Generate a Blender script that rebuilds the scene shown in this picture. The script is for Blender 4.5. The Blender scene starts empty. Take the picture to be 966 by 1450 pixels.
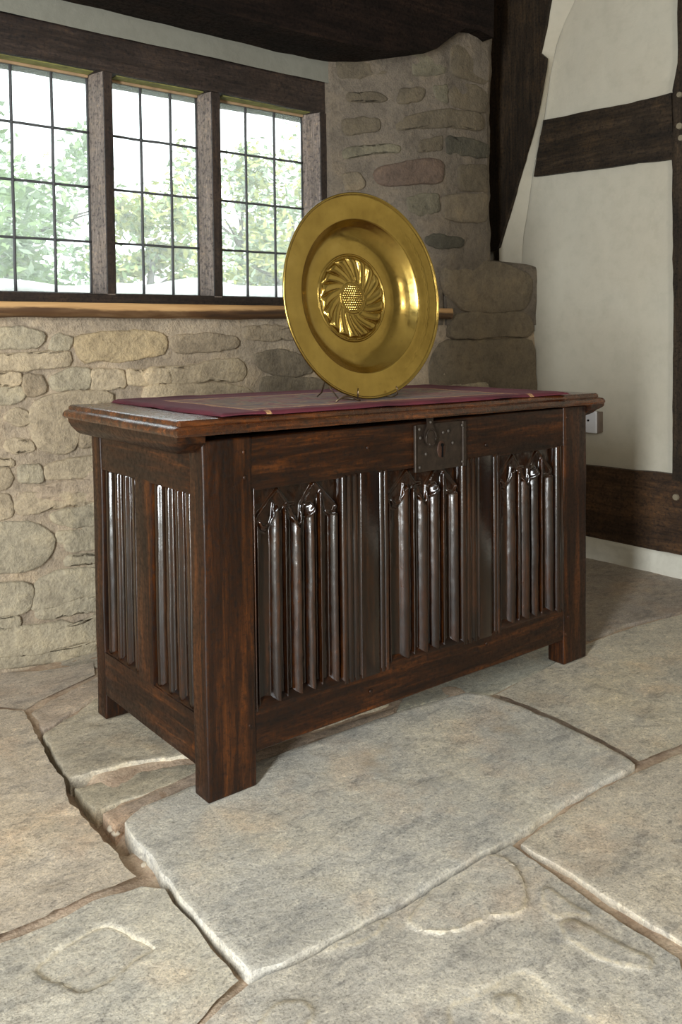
import bpy, bmesh, math, random
from math import sin, cos, pi, sqrt
from mathutils import Vector, Matrix, noise
from mathutils.geometry import delaunay_2d_cdt

# ------------------------------------------------------------------ camera, sky, lamps, exposure
sc = bpy.context.scene
col = sc.collection
cam_d = bpy.data.cameras.new('camera'); cam = bpy.data.objects.new('camera', cam_d); col.objects.link(cam)
yaw, pitch, roll, F, PY = 0.6719, 0.0416, -0.0106, 1230.24, 526.33
fw = Vector((sin(yaw)*cos(pitch), cos(yaw)*cos(pitch), -sin(pitch)))
rt = Vector((cos(yaw), -sin(yaw), 0)); up = rt.cross(fw)
r2 = rt*cos(roll)+up*sin(roll); u2 = up*cos(roll)-rt*sin(roll)
cm = Matrix.Identity(4)
for i in range(3):
    cm[i][0] = r2[i]; cm[i][1] = u2[i]; cm[i][2] = -fw[i]
cm.translation = Vector((-0.6932, -1.2334, 0.7681))
cam.matrix_world = cm
cam_d.sensor_fit = 'AUTO'; cam_d.sensor_width = 36.0
cam_d.lens = F/1450*36.0
cam_d.shift_y = -(725-PY)/1450
cam_d.clip_start = 0.02
sc.camera = cam

sc.view_settings.view_transform = 'Standard'; sc.view_settings.look = 'None'
sc.view_settings.gamma = 1; sc.view_settings.exposure = 0.26
try: sc.view_settings.use_curve_mapping = False
except Exception: pass

wd = bpy.data.worlds.new('overcast_sky'); sc.world = wd; wd.use_nodes = True
bg = wd.node_tree.nodes['Background']; bg.inputs[0].default_value = (0.90, 0.97, 1.0, 1); bg.inputs[1].default_value = 3.6

def area(name, loc, target, sx, sy, power, color=(1,1,1), spread=180):
    d = bpy.data.lights.new(name, 'AREA'); d.shape = 'RECTANGLE'; d.size = sx; d.size_y = sy; d.energy = power; d.color = color
    d.spread = math.radians(spread)
    o = bpy.data.objects.new(name, d); col.objects.link(o); o.location = loc
    o.rotation_euler = (Vector(target)-Vector(loc)).to_track_quat('-Z', 'Y').to_euler()
    return o
# unseen area lamps, added for key light and highlights: one left, two behind the camera
area('added_key_left', (-1.80, -1.25, 0.80), (0.4, -0.1, 0.72), 0.26, 1.55, 94, (0.92, 0.975, 1.0))
area('added_front_high', (-0.95, -3.3, 1.85), (0.4, 0.2, 0.5), 0.42, 0.36, 18, (1.0, 0.94, 0.84))
area('added_front_low', (-0.85, -3.3, 0.75), (0.4, 0.2, 0.5), 0.42, 0.36, 9, (1.0, 0.94, 0.84))

# ------------------------------------------------------------------ data measured on the photograph's planes (metres)
STONES=[["g",[[-0.1306,0.7917],[0.0113,0.7896],[0.0433,0.772],[0.032,0.7555],[0.0062,0.7497],[-0.1316,0.7531]]],["t",[[-0.1324,0.727],[0.0181,0.7321],[0.1008,0.7345],[0.1103,0.7139],[0.0936,0.7046],[0.0132,0.6987],[-0.1331,0.7014]]],["g",[[0.0565,0.7626],[0.0761,0.7792],[0.0865,0.7694],[0.1091,0.7705],[0.1056,0.751],[0.0902,0.7419],[0.0539,0.7434]]],["o",[[0.1191,0.7704],[0.148,0.7744],[0.1979,0.7792],[0.2682,0.7823],[0.3488,0.7782],[0.3633,0.7552],[0.3527,0.729],[0.2861,0.7196],[0.2335,0.712],[0.1736,0.7179],[0.1398,0.7123],[0.1204,0.7329]]],["g",[[0.0522,0.6723],[0.1019,0.6878],[0.1483,0.6914],[0.1472,0.6461],[0.1009,0.6474],[0.0601,0.6501]]],["t",[[0.1571,0.6868],[0.2352,0.6854],[0.2415,0.6507],[0.2086,0.6442],[0.1583,0.6413]]],["t",[[0.247,0.6837],[0.3145,0.6801],[0.3642,0.6751],[0.3667,0.6507],[0.2942,0.6493],[0.2511,0.6538]]],["t",[[-0.1335,0.6859],[-0.0199,0.6837],[-0.0171,0.6652],[-0.134,0.6678]]],["g",[[-0.1341,0.6622],[-0.0227,0.6539],[-0.007,0.6334],[-0.0336,0.6209],[-0.1351,0.6242]]],["b",[[-0.0057,0.6812],[0.0284,0.6799],[0.0405,0.6594],[0.0401,0.646],[0.0156,0.6335],[-0.0027,0.6386],[-0.0133,0.6576]]],["t",[[0.0025,0.6031],[0.0406,0.6293],[0.1006,0.6346],[0.1537,0.6363],[0.2083,0.6279],[0.2078,0.6082],[0.1529,0.6048],[0.0998,0.6036],[0.0941,0.5847],[0.1164,0.5661],[0.1238,0.5398],[0.1153,0.519],[0.1038,0.4964],[0.0668,0.4913],[0.0332,0.5028],[0.0088,0.5279],[-0.0004,0.5702]]],["t",[[-0.0544,0.5903],[-0.026,0.6049],[-0.0059,0.5933],[-0.0024,0.5703],[-0.0308,0.5723]]],["t",[[-0.0594,0.5194],[-0.0439,0.5315],[0.0026,0.5251],[0.0104,0.507],[-0.0445,0.5086]]],["t",[[-0.1386,0.4957],[-0.0379,0.4846],[-0.0366,0.475],[-0.139,0.483]]],["g",[[-0.0248,0.4627],[-0.0091,0.4685],[0.0264,0.4636],[0.0265,0.4351],[-0.01,0.4333],[-0.0271,0.4369]]],["t",[[0.0342,0.4594],[0.0663,0.468],[0.1274,0.4714],[0.1863,0.4735],[0.1853,0.4319],[0.0956,0.4308],[0.0378,0.4342]]],["t",[[-0.1392,0.4735],[-0.0505,0.4641],[-0.0439,0.4421],[-0.0587,0.4233],[-0.1404,0.4321]]],["b",[[0.1291,0.5394],[0.1606,0.5448],[0.1972,0.5473],[0.1962,0.5056],[0.1216,0.5034]]],["p",[[0.008,0.4137],[0.0823,0.4173],[0.1849,0.4165],[0.184,0.3761],[0.0857,0.3784],[0.0117,0.394]]],["t",[[-0.1408,0.4159],[-0.0518,0.4019],[-0.0436,0.3706],[-0.0532,0.3509],[-0.1423,0.3604]]],["t",[[-0.0401,0.3902],[-0.0109,0.402],[0.0517,0.4007],[0.1032,0.3912],[0.1771,0.3872],[0.1765,0.3615],[0.0765,0.3657],[0.0443,0.362],[0.0128,0.3583],[-0.0273,0.3597],[-0.0384,0.373]]],["g",[[0.0439,0.343],[0.0826,0.3511],[0.1761,0.3477],[0.1752,0.3066],[0.0948,0.314],[0.0658,0.3224]]],["g",[[0.0571,0.2981],[0.1749,0.2925],[0.1738,0.2473],[0.0842,0.255],[0.0807,0.2704],[0.06,0.2833]]],["y",[[-0.1427,0.347],[-0.0126,0.3358],[0.0305,0.3157],[0.0504,0.2848],[0.0433,0.2572],[0.0238,0.2383],[-0.0185,0.2242],[-0.1457,0.2357]]],["y",[[0.0838,0.237],[0.1734,0.2275],[0.1731,0.2143],[0.0811,0.2194]]],["y",[[0.0068,0.1837],[0.0468,0.2024],[0.1119,0.202],[0.176,0.193],[0.1746,0.1328],[0.107,0.1361],[0.0708,0.132],[0.0385,0.1289],[0.0052,0.1214],[-0.0055,0.1284]]],["y",[[-0.1464,0.2109],[-0.0376,0.1934],[-0.0025,0.1855],[-0.0123,0.1298],[-0.0364,0.1238],[-0.1482,0.1428]]],["y",[[-0.1486,0.1287],[-0.0372,0.1137],[-0.0347,0.0959],[-0.1491,0.1106]]],["y",[[0.0035,0.1148],[0.0448,0.1234],[0.1101,0.1274],[0.1744,0.1222],[0.1738,0.098],[0.0962,0.0976],[0.0506,0.1004],[0.0063,0.1035]]],["g",[[-0.1493,0.1046],[-0.019,0.0862],[0.023,0.0789],[0.0664,0.0829],[0.0953,0.0604],[0.1734,0.0814],[0.172,0.0184],[0.0748,0.027],[0.0168,0.0187],[-0.1508,0.0463]]],["g",[[-0.151,0.0415],[0.0261,0.0101],[0.1074,0.0119],[0.1718,0.0118],[0.1713,-0.0114],[0.0673,-0.0095],[-0.0304,-0.0015],[-0.1513,0.03]]],["b",[[0.3774,0.739],[0.378,0.7679],[0.4838,0.7735],[0.5689,0.766],[0.5798,0.7437],[0.4992,0.7335],[0.3911,0.7319]]],["t",[[0.2977,0.6865],[0.3774,0.6862],[0.4554,0.6884],[0.5095,0.7019],[0.5762,0.7031],[0.6014,0.679],[0.5911,0.6501],[0.5471,0.6461],[0.5086,0.6572],[0.4706,0.6511],[0.4022,0.6493],[0.297,0.6528]]],["t",[[0.2968,0.6429],[0.4281,0.6402],[0.5358,0.6369],[0.6262,0.6133],[0.6257,0.5848],[0.4801,0.5834],[0.2957,0.5942]]],["d",[[0.6292,0.7164],[0.7112,0.7266],[0.8039,0.7074],[0.8352,0.6663],[0.7716,0.6542],[0.698,0.6599],[0.642,0.6826]]],["d",[[0.6532,0.6501],[0.7343,0.648],[0.8738,0.6337],[0.8933,0.6119],[0.8927,0.5698],[0.652,0.5833]]],["r",[[0.4776,0.6773],[0.4928,0.6839],[0.5178,0.6807],[0.5154,0.6674],[0.4924,0.6645]]],["b",[[0.5949,0.7935],[0.6764,0.7957],[0.7737,0.7905],[0.7858,0.765],[0.6757,0.7586],[0.6001,0.7667]]],["d",[[0.9962,1.6199],[1.0788,1.6501],[1.1654,1.6625],[1.1602,1.5953],[1.1072,1.5792],[0.999,1.5587]]],["m",[[1.2288,1.6696],[1.2866,1.706],[1.3668,1.7161],[1.3661,1.6221],[1.3071,1.6004],[1.2351,1.5888]]],["d",[[1.3791,1.7161],[1.4579,1.7342],[1.5708,1.7248],[1.7562,1.7136],[1.5476,1.6115],[1.4209,1.6121],[1.3783,1.617]]],["d",[[1.4131,1.7647],[1.4765,1.7877],[1.5577,1.7879],[1.7547,1.8193],[1.5154,1.7374],[1.4444,1.7476]]],["d",[[1.0241,1.5177],[1.1184,1.5272],[1.1512,1.5166],[1.1464,1.5032],[1.0262,1.4957]]],["d",[[1.1905,1.542],[1.2643,1.5589],[1.2825,1.5479],[1.2625,1.5166],[1.1843,1.4976]]],["m",[[1.3111,1.5682],[1.3657,1.5781],[1.3653,1.5181],[1.3245,1.5286]]],["d",[[1.378,1.5777],[1.457,1.6022],[1.5818,1.5897],[1.556,1.5174],[1.4202,1.5142],[1.3776,1.5187]]],["d",[[1.0139,1.4353],[1.0769,1.4483],[1.1271,1.4428],[1.1221,1.4093],[1.0298,1.3919],[1.0113,1.4071]]],["d",[[1.1731,1.435],[1.2285,1.4672],[1.3669,1.5012],[1.5336,1.5096],[1.5444,1.4579],[1.3841,1.4465],[1.2916,1.4359],[1.2212,1.4228],[1.1729,1.413]]],["m",[[1.0142,1.3476],[1.0529,1.3581],[1.1571,1.3699],[1.1916,1.3647],[1.1867,1.3477],[1.0992,1.337],[1.0186,1.3186]]],["d",[[1.2664,1.3893],[1.3475,1.4134],[1.3472,1.3687],[1.2528,1.3536]]],["k",[[1.3644,1.4149],[1.4925,1.4168],[1.5791,1.4086],[1.5786,1.371],[1.4554,1.3631],[1.3675,1.3588]]],["r",[[1.1128,1.2892],[1.1936,1.3146],[1.2908,1.3345],[1.3469,1.3331],[1.3421,1.2628],[1.2477,1.2506],[1.1336,1.2384],[1.1125,1.2547]]],["d",[[1.4225,1.3268],[1.5706,1.345],[1.57,1.2532],[1.4219,1.2462]]],["b",[[1.0134,1.2708],[1.0625,1.2762],[1.0785,1.2461],[1.0678,1.2244],[1.0187,1.2223]]],["m",[[1.2138,1.203],[1.2616,1.2206],[1.3317,1.2222],[1.3313,1.17],[1.261,1.149],[1.2148,1.1633]]],["b",[[1.3418,1.2161],[1.4545,1.2361],[1.582,1.2434],[1.5649,1.1518],[1.4175,1.1401],[1.3486,1.1475]]],["k",[[1.2788,1.0863],[1.3208,1.0924],[1.4419,1.085],[1.4347,1.0579],[1.3316,1.0483],[1.2841,1.0592]]],["b",[[1.3396,0.9854],[1.4161,1.0076],[1.5595,1.0189],[1.6651,1.0159],[1.7276,0.9969],[1.7917,0.9836],[1.8161,0.9633],[1.8078,0.8971],[1.7735,0.8544],[1.6337,0.8428],[1.4571,0.8463],[1.4165,0.8825],[1.3699,0.9107]]],["b",[[1.4176,0.8317],[1.5437,0.8395],[1.7751,0.8439],[1.8322,0.8045],[1.8206,0.7593],[1.6333,0.7635],[1.5139,0.7545],[1.3907,0.7616]]],["b",[[1.3108,0.6605],[1.3581,0.744],[1.5139,0.742],[1.8205,0.7487],[1.8359,0.5801],[1.8357,0.5051],[1.34,0.5335],[1.3106,0.6413]]]]
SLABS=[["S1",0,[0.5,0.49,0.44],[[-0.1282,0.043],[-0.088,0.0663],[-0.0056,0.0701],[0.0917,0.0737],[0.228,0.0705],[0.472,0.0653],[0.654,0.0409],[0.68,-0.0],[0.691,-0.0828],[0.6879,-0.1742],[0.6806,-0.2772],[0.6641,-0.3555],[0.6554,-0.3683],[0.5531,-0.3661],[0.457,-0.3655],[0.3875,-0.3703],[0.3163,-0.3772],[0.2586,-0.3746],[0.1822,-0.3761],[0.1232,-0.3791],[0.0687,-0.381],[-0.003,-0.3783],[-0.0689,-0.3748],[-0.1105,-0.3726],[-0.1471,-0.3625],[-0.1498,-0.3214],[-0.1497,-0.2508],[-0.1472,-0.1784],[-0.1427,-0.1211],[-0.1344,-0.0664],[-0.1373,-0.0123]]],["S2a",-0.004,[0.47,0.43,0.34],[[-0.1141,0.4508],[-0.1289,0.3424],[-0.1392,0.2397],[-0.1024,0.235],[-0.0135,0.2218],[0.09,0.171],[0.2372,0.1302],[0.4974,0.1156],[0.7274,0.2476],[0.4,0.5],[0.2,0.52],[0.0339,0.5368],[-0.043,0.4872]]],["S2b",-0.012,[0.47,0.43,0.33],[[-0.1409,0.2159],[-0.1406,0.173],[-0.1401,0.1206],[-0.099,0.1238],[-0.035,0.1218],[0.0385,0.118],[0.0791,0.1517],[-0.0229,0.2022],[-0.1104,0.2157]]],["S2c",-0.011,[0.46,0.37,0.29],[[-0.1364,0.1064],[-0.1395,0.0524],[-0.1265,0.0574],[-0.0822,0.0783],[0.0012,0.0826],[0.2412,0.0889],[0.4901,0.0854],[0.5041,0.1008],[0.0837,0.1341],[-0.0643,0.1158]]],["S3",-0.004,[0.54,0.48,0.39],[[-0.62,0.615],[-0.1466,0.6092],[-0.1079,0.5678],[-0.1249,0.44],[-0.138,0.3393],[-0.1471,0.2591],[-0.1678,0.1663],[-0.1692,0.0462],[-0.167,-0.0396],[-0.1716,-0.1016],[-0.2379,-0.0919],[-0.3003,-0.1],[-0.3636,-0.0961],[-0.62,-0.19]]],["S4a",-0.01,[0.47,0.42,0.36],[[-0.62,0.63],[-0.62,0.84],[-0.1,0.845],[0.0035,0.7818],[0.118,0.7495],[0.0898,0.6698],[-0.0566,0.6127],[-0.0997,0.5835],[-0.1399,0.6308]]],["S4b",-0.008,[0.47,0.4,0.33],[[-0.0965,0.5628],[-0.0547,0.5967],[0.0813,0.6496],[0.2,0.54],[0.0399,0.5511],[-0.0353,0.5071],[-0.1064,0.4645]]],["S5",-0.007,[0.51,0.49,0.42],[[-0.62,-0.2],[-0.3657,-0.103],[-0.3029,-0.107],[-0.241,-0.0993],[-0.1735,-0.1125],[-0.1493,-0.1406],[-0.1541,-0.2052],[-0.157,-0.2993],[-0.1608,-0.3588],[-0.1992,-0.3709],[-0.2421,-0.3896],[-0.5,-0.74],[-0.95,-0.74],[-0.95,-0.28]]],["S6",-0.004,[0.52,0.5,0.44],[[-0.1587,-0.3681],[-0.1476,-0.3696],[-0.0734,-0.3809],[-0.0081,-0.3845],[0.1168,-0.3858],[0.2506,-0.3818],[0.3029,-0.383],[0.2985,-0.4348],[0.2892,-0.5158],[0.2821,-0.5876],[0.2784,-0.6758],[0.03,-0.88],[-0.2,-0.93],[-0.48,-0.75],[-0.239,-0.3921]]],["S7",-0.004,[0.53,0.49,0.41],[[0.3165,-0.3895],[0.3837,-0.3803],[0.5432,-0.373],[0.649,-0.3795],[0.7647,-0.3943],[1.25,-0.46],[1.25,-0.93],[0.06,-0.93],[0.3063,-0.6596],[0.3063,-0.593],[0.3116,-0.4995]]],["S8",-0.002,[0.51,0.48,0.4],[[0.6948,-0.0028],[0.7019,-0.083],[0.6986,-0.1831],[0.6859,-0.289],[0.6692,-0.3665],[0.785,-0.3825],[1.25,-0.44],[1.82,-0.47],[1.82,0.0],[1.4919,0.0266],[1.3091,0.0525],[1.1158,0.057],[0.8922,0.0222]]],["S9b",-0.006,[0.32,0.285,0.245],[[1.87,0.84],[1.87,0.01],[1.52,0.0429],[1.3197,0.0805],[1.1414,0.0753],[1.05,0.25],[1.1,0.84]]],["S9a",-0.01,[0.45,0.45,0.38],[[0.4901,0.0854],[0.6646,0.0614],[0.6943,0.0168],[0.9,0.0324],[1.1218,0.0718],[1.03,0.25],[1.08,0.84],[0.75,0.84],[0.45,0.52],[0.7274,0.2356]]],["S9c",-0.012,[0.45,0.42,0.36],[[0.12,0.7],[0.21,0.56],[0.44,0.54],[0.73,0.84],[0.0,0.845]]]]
FLAKES=[["S5",-0.004,[[-0.3528,-0.1794],[-0.3115,-0.1627],[-0.255,-0.1545],[-0.2397,-0.1642],[-0.2298,-0.1929],[-0.2121,-0.2442],[-0.2316,-0.2446],[-0.2564,-0.2507],[-0.288,-0.2602],[-0.3157,-0.2569],[-0.3215,-0.2498],[-0.3302,-0.2281],[-0.3511,-0.191]]],["S6",0.0045,[[0.1068,-0.3941],[0.1481,-0.3818],[0.2045,-0.3768],[0.256,-0.3817],[0.2671,-0.411],[0.2564,-0.4411],[0.235,-0.4679],[0.2026,-0.4967],[0.179,-0.497],[0.1538,-0.4796],[0.1248,-0.475],[0.0965,-0.4704],[0.0746,-0.4556],[0.0604,-0.4377],[0.0551,-0.4146]]],["S6",0.003,[[0.2121,-0.5372],[0.2362,-0.5473],[0.2386,-0.5653],[0.239,-0.5843],[0.2438,-0.6036],[0.2454,-0.6316],[0.2497,-0.6551],[0.2274,-0.6672],[0.2213,-0.6541],[0.2084,-0.638],[0.1981,-0.6128],[0.1956,-0.5849],[0.1936,-0.5593]]],["S6",0.0025,[[0.2543,-0.4766],[0.2643,-0.4884],[0.2577,-0.5148],[0.2583,-0.5391],[0.2631,-0.5596],[0.2528,-0.559],[0.2352,-0.5399],[0.214,-0.5336],[0.2155,-0.5139]]],["S6",0.0025,[[0.0519,-0.568],[0.066,-0.577],[0.0778,-0.5917],[0.0631,-0.602],[0.0441,-0.6032],[0.0342,-0.5856],[0.0383,-0.5743]]],["S6",-0.0025,[[-0.0028,-0.5456],[0.0484,-0.5574],[0.0776,-0.5552],[0.1124,-0.5649],[0.1183,-0.5832],[0.108,-0.6063],[0.1058,-0.6296],[0.1204,-0.6704],[0.119,-0.6845],[0.0904,-0.6912],[-0.0342,-0.5806]]],["S6",0.003,[[-0.1889,-0.4307],[-0.1659,-0.4199],[-0.1404,-0.4202],[-0.1214,-0.4306],[-0.1203,-0.4572],[-0.1353,-0.4697],[-0.1619,-0.4764],[-0.1888,-0.4544]]],["S6",0.0025,[[-0.0599,-0.3852],[-0.0263,-0.4067],[-0.0017,-0.4083],[0.0243,-0.4042],[0.0519,-0.3937],[0.015,-0.3834],[-0.0272,-0.3811]]]]
BLADE=[[0.7062,1.923],[0.7245,1.8316],[0.7492,1.7554],[0.7215,1.7288],[0.737,1.6399],[0.7619,1.547],[0.8,1.4424],[0.8422,1.336],[0.8855,1.227],[0.9402,1.0901],[0.9644,1.0817]]
FILLET=[[0.638,1.9148],[0.6853,1.8516],[0.7185,1.785],[0.7462,1.6885],[0.7713,1.5446],[0.8258,1.3419],[0.8455,1.2396],[0.8655,1.1386],[0.8791,1.015]]
BEAM=[[0.7657,1.5288],[0.6709,1.5246],[0.5551,1.5224],[0.446,1.5158],[0.3556,1.5145],[0.2696,1.5154],[0.2612,1.3086],[0.393,1.3166],[0.5268,1.3216],[0.6709,1.3294],[0.8104,1.3355],[0.7975,1.3966],[0.7815,1.4693]]
GAP=[[-0.1066, 0.4647], [-0.1428, 0.1991], [-0.1388, 0.0307], [-0.1463, -0.1126], [-0.1471, -0.2642], [-0.1486, -0.3518]]
HOLE=[[-0.1099, 0.4476], [-0.1245, 0.3299], [-0.1298, 0.2253], [-0.1374, 0.1363], [-0.1395, 0.0188]]
PEB=[(-0.1236,0.248,0.006),(-0.1372,0.0721,0.0075),(-0.137,0.0564,0.006),(-0.1386,-0.0482,0.005),(-0.1389,-0.275,0.006),(-0.1399,-0.3231,0.005),(-0.139,-0.3333,0.004)]


# ------------------------------------------------------------------ helpers
R = random.Random(7)
def nz(x, y, z, s=1.0): return noise.noise(Vector((x*s+11.3, y*s+5.7, z*s+2.1)))
def fbm(x, y, z, s=1.0, o=4):
    a, t, v = 1.0, 0.0, 0.0
    for k in range(o):
        t += a*nz(x, y, z, s*2**k); a *= 0.5
    return t
def lerp(a, b, t): return a+(b-a)*t
def sstep(a, b, x):
    t = min(1, max(0, (x-a)/(b-a))); return t*t*(3-2*t)
def interp(x, pts):
    if x <= pts[0][0]: return pts[0][1]
    for (a, b), (c, d) in zip(pts, pts[1:]):
        if x <= c: return lerp(b, d, (x-a)/(c-a) if c > a else 0)
    return pts[-1][1]
def ease(x, pts):
    if x <= pts[0][0]: return pts[0][1]
    for (a, b), (c, d) in zip(pts, pts[1:]):
        if x <= c:
            t = (x-a)/(c-a) if c > a else 0
            return lerp(b, d, t*t*(3-2*t))
    return pts[-1][1]

def link(name, me, m=None, parent=None, smooth=False, color=None):
    if m is not None: me.materials.append(m)
    if smooth:
        for p in me.polygons: p.use_smooth = True
    o = bpy.data.objects.new(name, me); col.objects.link(o)
    if parent is not None: o.parent = parent
    if color is not None: o.color = (*color, 1)
    return o
def obj(name, bm, m=None, parent=None, smooth=False, color=None):
    bmesh.ops.recalc_face_normals(bm, faces=bm.faces)
    me = bpy.data.meshes.new(name); bm.to_mesh(me); bm.free()
    return link(name, me, m, parent, smooth, color)
def pyobj(name, vs, fs, m=None, parent=None, smooth=False, color=None):
    me = bpy.data.meshes.new(name); me.from_pydata([tuple(v) for v in vs], [], fs); me.update()
    return link(name, me, m, parent, smooth, color)
def tag(o, label=None, cat=None, group=None, kind=None):
    if label: o['label'] = label
    if cat: o['category'] = cat
    if group: o['group'] = group
    if kind: o['kind'] = kind
    return o
def empty(name, loc=(0,0,0)):
    o = bpy.data.objects.new(name, None); col.objects.link(o); o.location = loc; return o
def autosmooth(o, deg=35):
    me = o.data
    for p in me.polygons: p.use_smooth = True
    bm = bmesh.new(); bm.from_mesh(me)
    for e in bm.edges:
        if len(e.link_faces) == 2 and e.calc_face_angle(0) > math.radians(deg): e.smooth = False
    bm.to_mesh(me); bm.free()
    return o

def box_bm(x0, x1, y0, y1, z0, z1, bev=0.0, seg=1, bm=None, wob=0.0, seed=0):
    b = bm or bmesh.new()
    tmp = bmesh.new()
    vs = [tmp.verts.new((x, y, z)) for x in (x0, x1) for y in (y0, y1) for z in (z0, z1)]
    for f in ((0,1,3,2),(4,6,7,5),(0,4,5,1),(2,3,7,6),(0,2,6,4),(1,5,7,3)): tmp.faces.new([vs[i] for i in f])
    if bev > 0: bmesh.ops.bevel(tmp, geom=list(tmp.edges), offset=bev, segments=seg, affect='EDGES', profile=0.6)
    me = bpy.data.meshes.new('t'); tmp.to_mesh(me); tmp.free(); b.from_mesh(me); bpy.data.meshes.remove(me)
    return b
def plank_bm(x0, x1, y0, y1, z0, z1, bev=0.003, wob=0.0015, cuts=8, seed=0):
    """a hewn timber: bevelled box cut along its longest side and wobbled"""
    b = box_bm(x0, x1, y0, y1, z0, z1, bev, 3 if bev > .004 and bev < .0045 else 2)
    d = [x1-x0, y1-y0, z1-z0]; ax = d.index(max(d)); lo = (x0, y0, z0)[ax]
    for k in range(1, cuts):
        co = [0, 0, 0]; co[ax] = lo+d[ax]*k/cuts; no = [0, 0, 0]; no[ax] = 1
        bmesh.ops.bisect_plane(b, geom=b.verts[:]+b.edges[:]+b.faces[:], plane_co=co, plane_no=no)
    for v in b.verts:
        c = v.co
        w = [nz(c.x+seed, c.y, c.z+k*7.7, 9.0)*wob for k in range(3)]; w[ax] = 0
        v.co = c+Vector(w)
    return b
def tube_bm(pts, r, n=8, bm=None, closed=False):
    b = bm or bmesh.new(); rings = []
    pts = [Vector(p) for p in pts]
    for i, p in enumerate(pts):
        a = pts[i-1] if i else p; c = pts[i+1] if i < len(pts)-1 else p
        t = (c-a).normalized(); ref = Vector((0,0,1)) if abs(t.z) < .9 else Vector((1,0,0))
        u = t.cross(ref).normalized(); v = t.cross(u)
        rr = r(i/(len(pts)-1)) if callable(r) else r
        rings.append([b.verts.new(p+u*cos(2*pi*k/n)*rr+v*sin(2*pi*k/n)*rr) for k in range(n)])
    for A, B in zip(rings, rings[1:]):
        for k in range(n): b.faces.new((A[k], A[(k+1) % n], B[(k+1) % n], B[k]))
    b.faces.new(rings[0]); b.faces.new(rings[-1])
    return b
def prism(name, poly, to3, d0, d1, m, parent=None, color=None):
    """polygon in 2D extruded between depths d0 and d1; to3(a, b, d) -> xyz"""
    n = len(poly); vs = [to3(a, b, d0) for a, b in poly]+[to3(a, b, d1) for a, b in poly]
    fs = [tuple(range(n)), tuple(range(2*n-1, n-1, -1))]+[(i, (i+1) % n, n+(i+1) % n, n+i) for i in range(n)]
    bm = bmesh.new(); bv = [bm.verts.new(v) for v in vs]
    for f in fs: bm.faces.new([bv[i] for i in f])
    return obj(name, bm, m, parent, color=color)
def grid(name, fn, nu, nv, m, parent=None, smooth=True, color=None):
    vs = [fn(i/nu, j/nv) for j in range(nv+1) for i in range(nu+1)]
    fs = [(j*(nu+1)+i, j*(nu+1)+i+1, (j+1)*(nu+1)+i+1, (j+1)*(nu+1)+i) for j in range(nv) for i in range(nu)]
    return pyobj(name, vs, fs, m, parent, smooth, color)
def resample(poly, step):
    out = []
    for (a, b), (c, d) in zip(poly, poly[1:]+poly[:1]):
        n = max(1, round(sqrt((c-a)**2+(d-b)**2)/step))
        for k in range(n): out.append((lerp(a, c, k/n), lerp(b, d, k/n)))
    return out
def smooth_poly(p, it=1):
    for _ in range(it):
        n = len(p); p = [(.25*p[i-1][0]+.5*p[i][0]+.25*p[(i+1) % n][0], .25*p[i-1][1]+.5*p[i][1]+.25*p[(i+1) % n][1]) for i in range(n)]
    return p
def area2(p): return sum(a*d-c*b for (a, b), (c, d) in zip(p, p[1:]+p[:1]))/2
def offset_in(p, d):
    """inset of a closed outline towards its inside along the vertex normals"""
    s = 1 if area2(p) > 0 else -1; n = len(p); out = []
    for i in range(n):
        ax, ay = p[i-1]; bx, by = p[(i+1) % n]; tx, ty = bx-ax, by-ay; l = sqrt(tx*tx+ty*ty) or 1
        out.append((p[i][0]-ty/l*d*s, p[i][1]+tx/l*d*s))
    return out
def sdist(x, y, p):
    """signed distance to a polygon, positive inside"""
    inside = False; best = 1e9; n = len(p)
    for i in range(n):
        ax, ay = p[i-1]; bx, by = p[i]
        if (ay > y) != (by > y) and x < (bx-ax)*(y-ay)/(by-ay)+ax: inside = not inside
        dx, dy = bx-ax, by-ay; L = dx*dx+dy*dy
        t = max(0, min(1, ((x-ax)*dx+(y-ay)*dy)/L)) if L else 0
        best = min(best, (x-ax-t*dx)**2+(y-ay-t*dy)**2)
    return sqrt(best) if inside else -sqrt(best)

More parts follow.
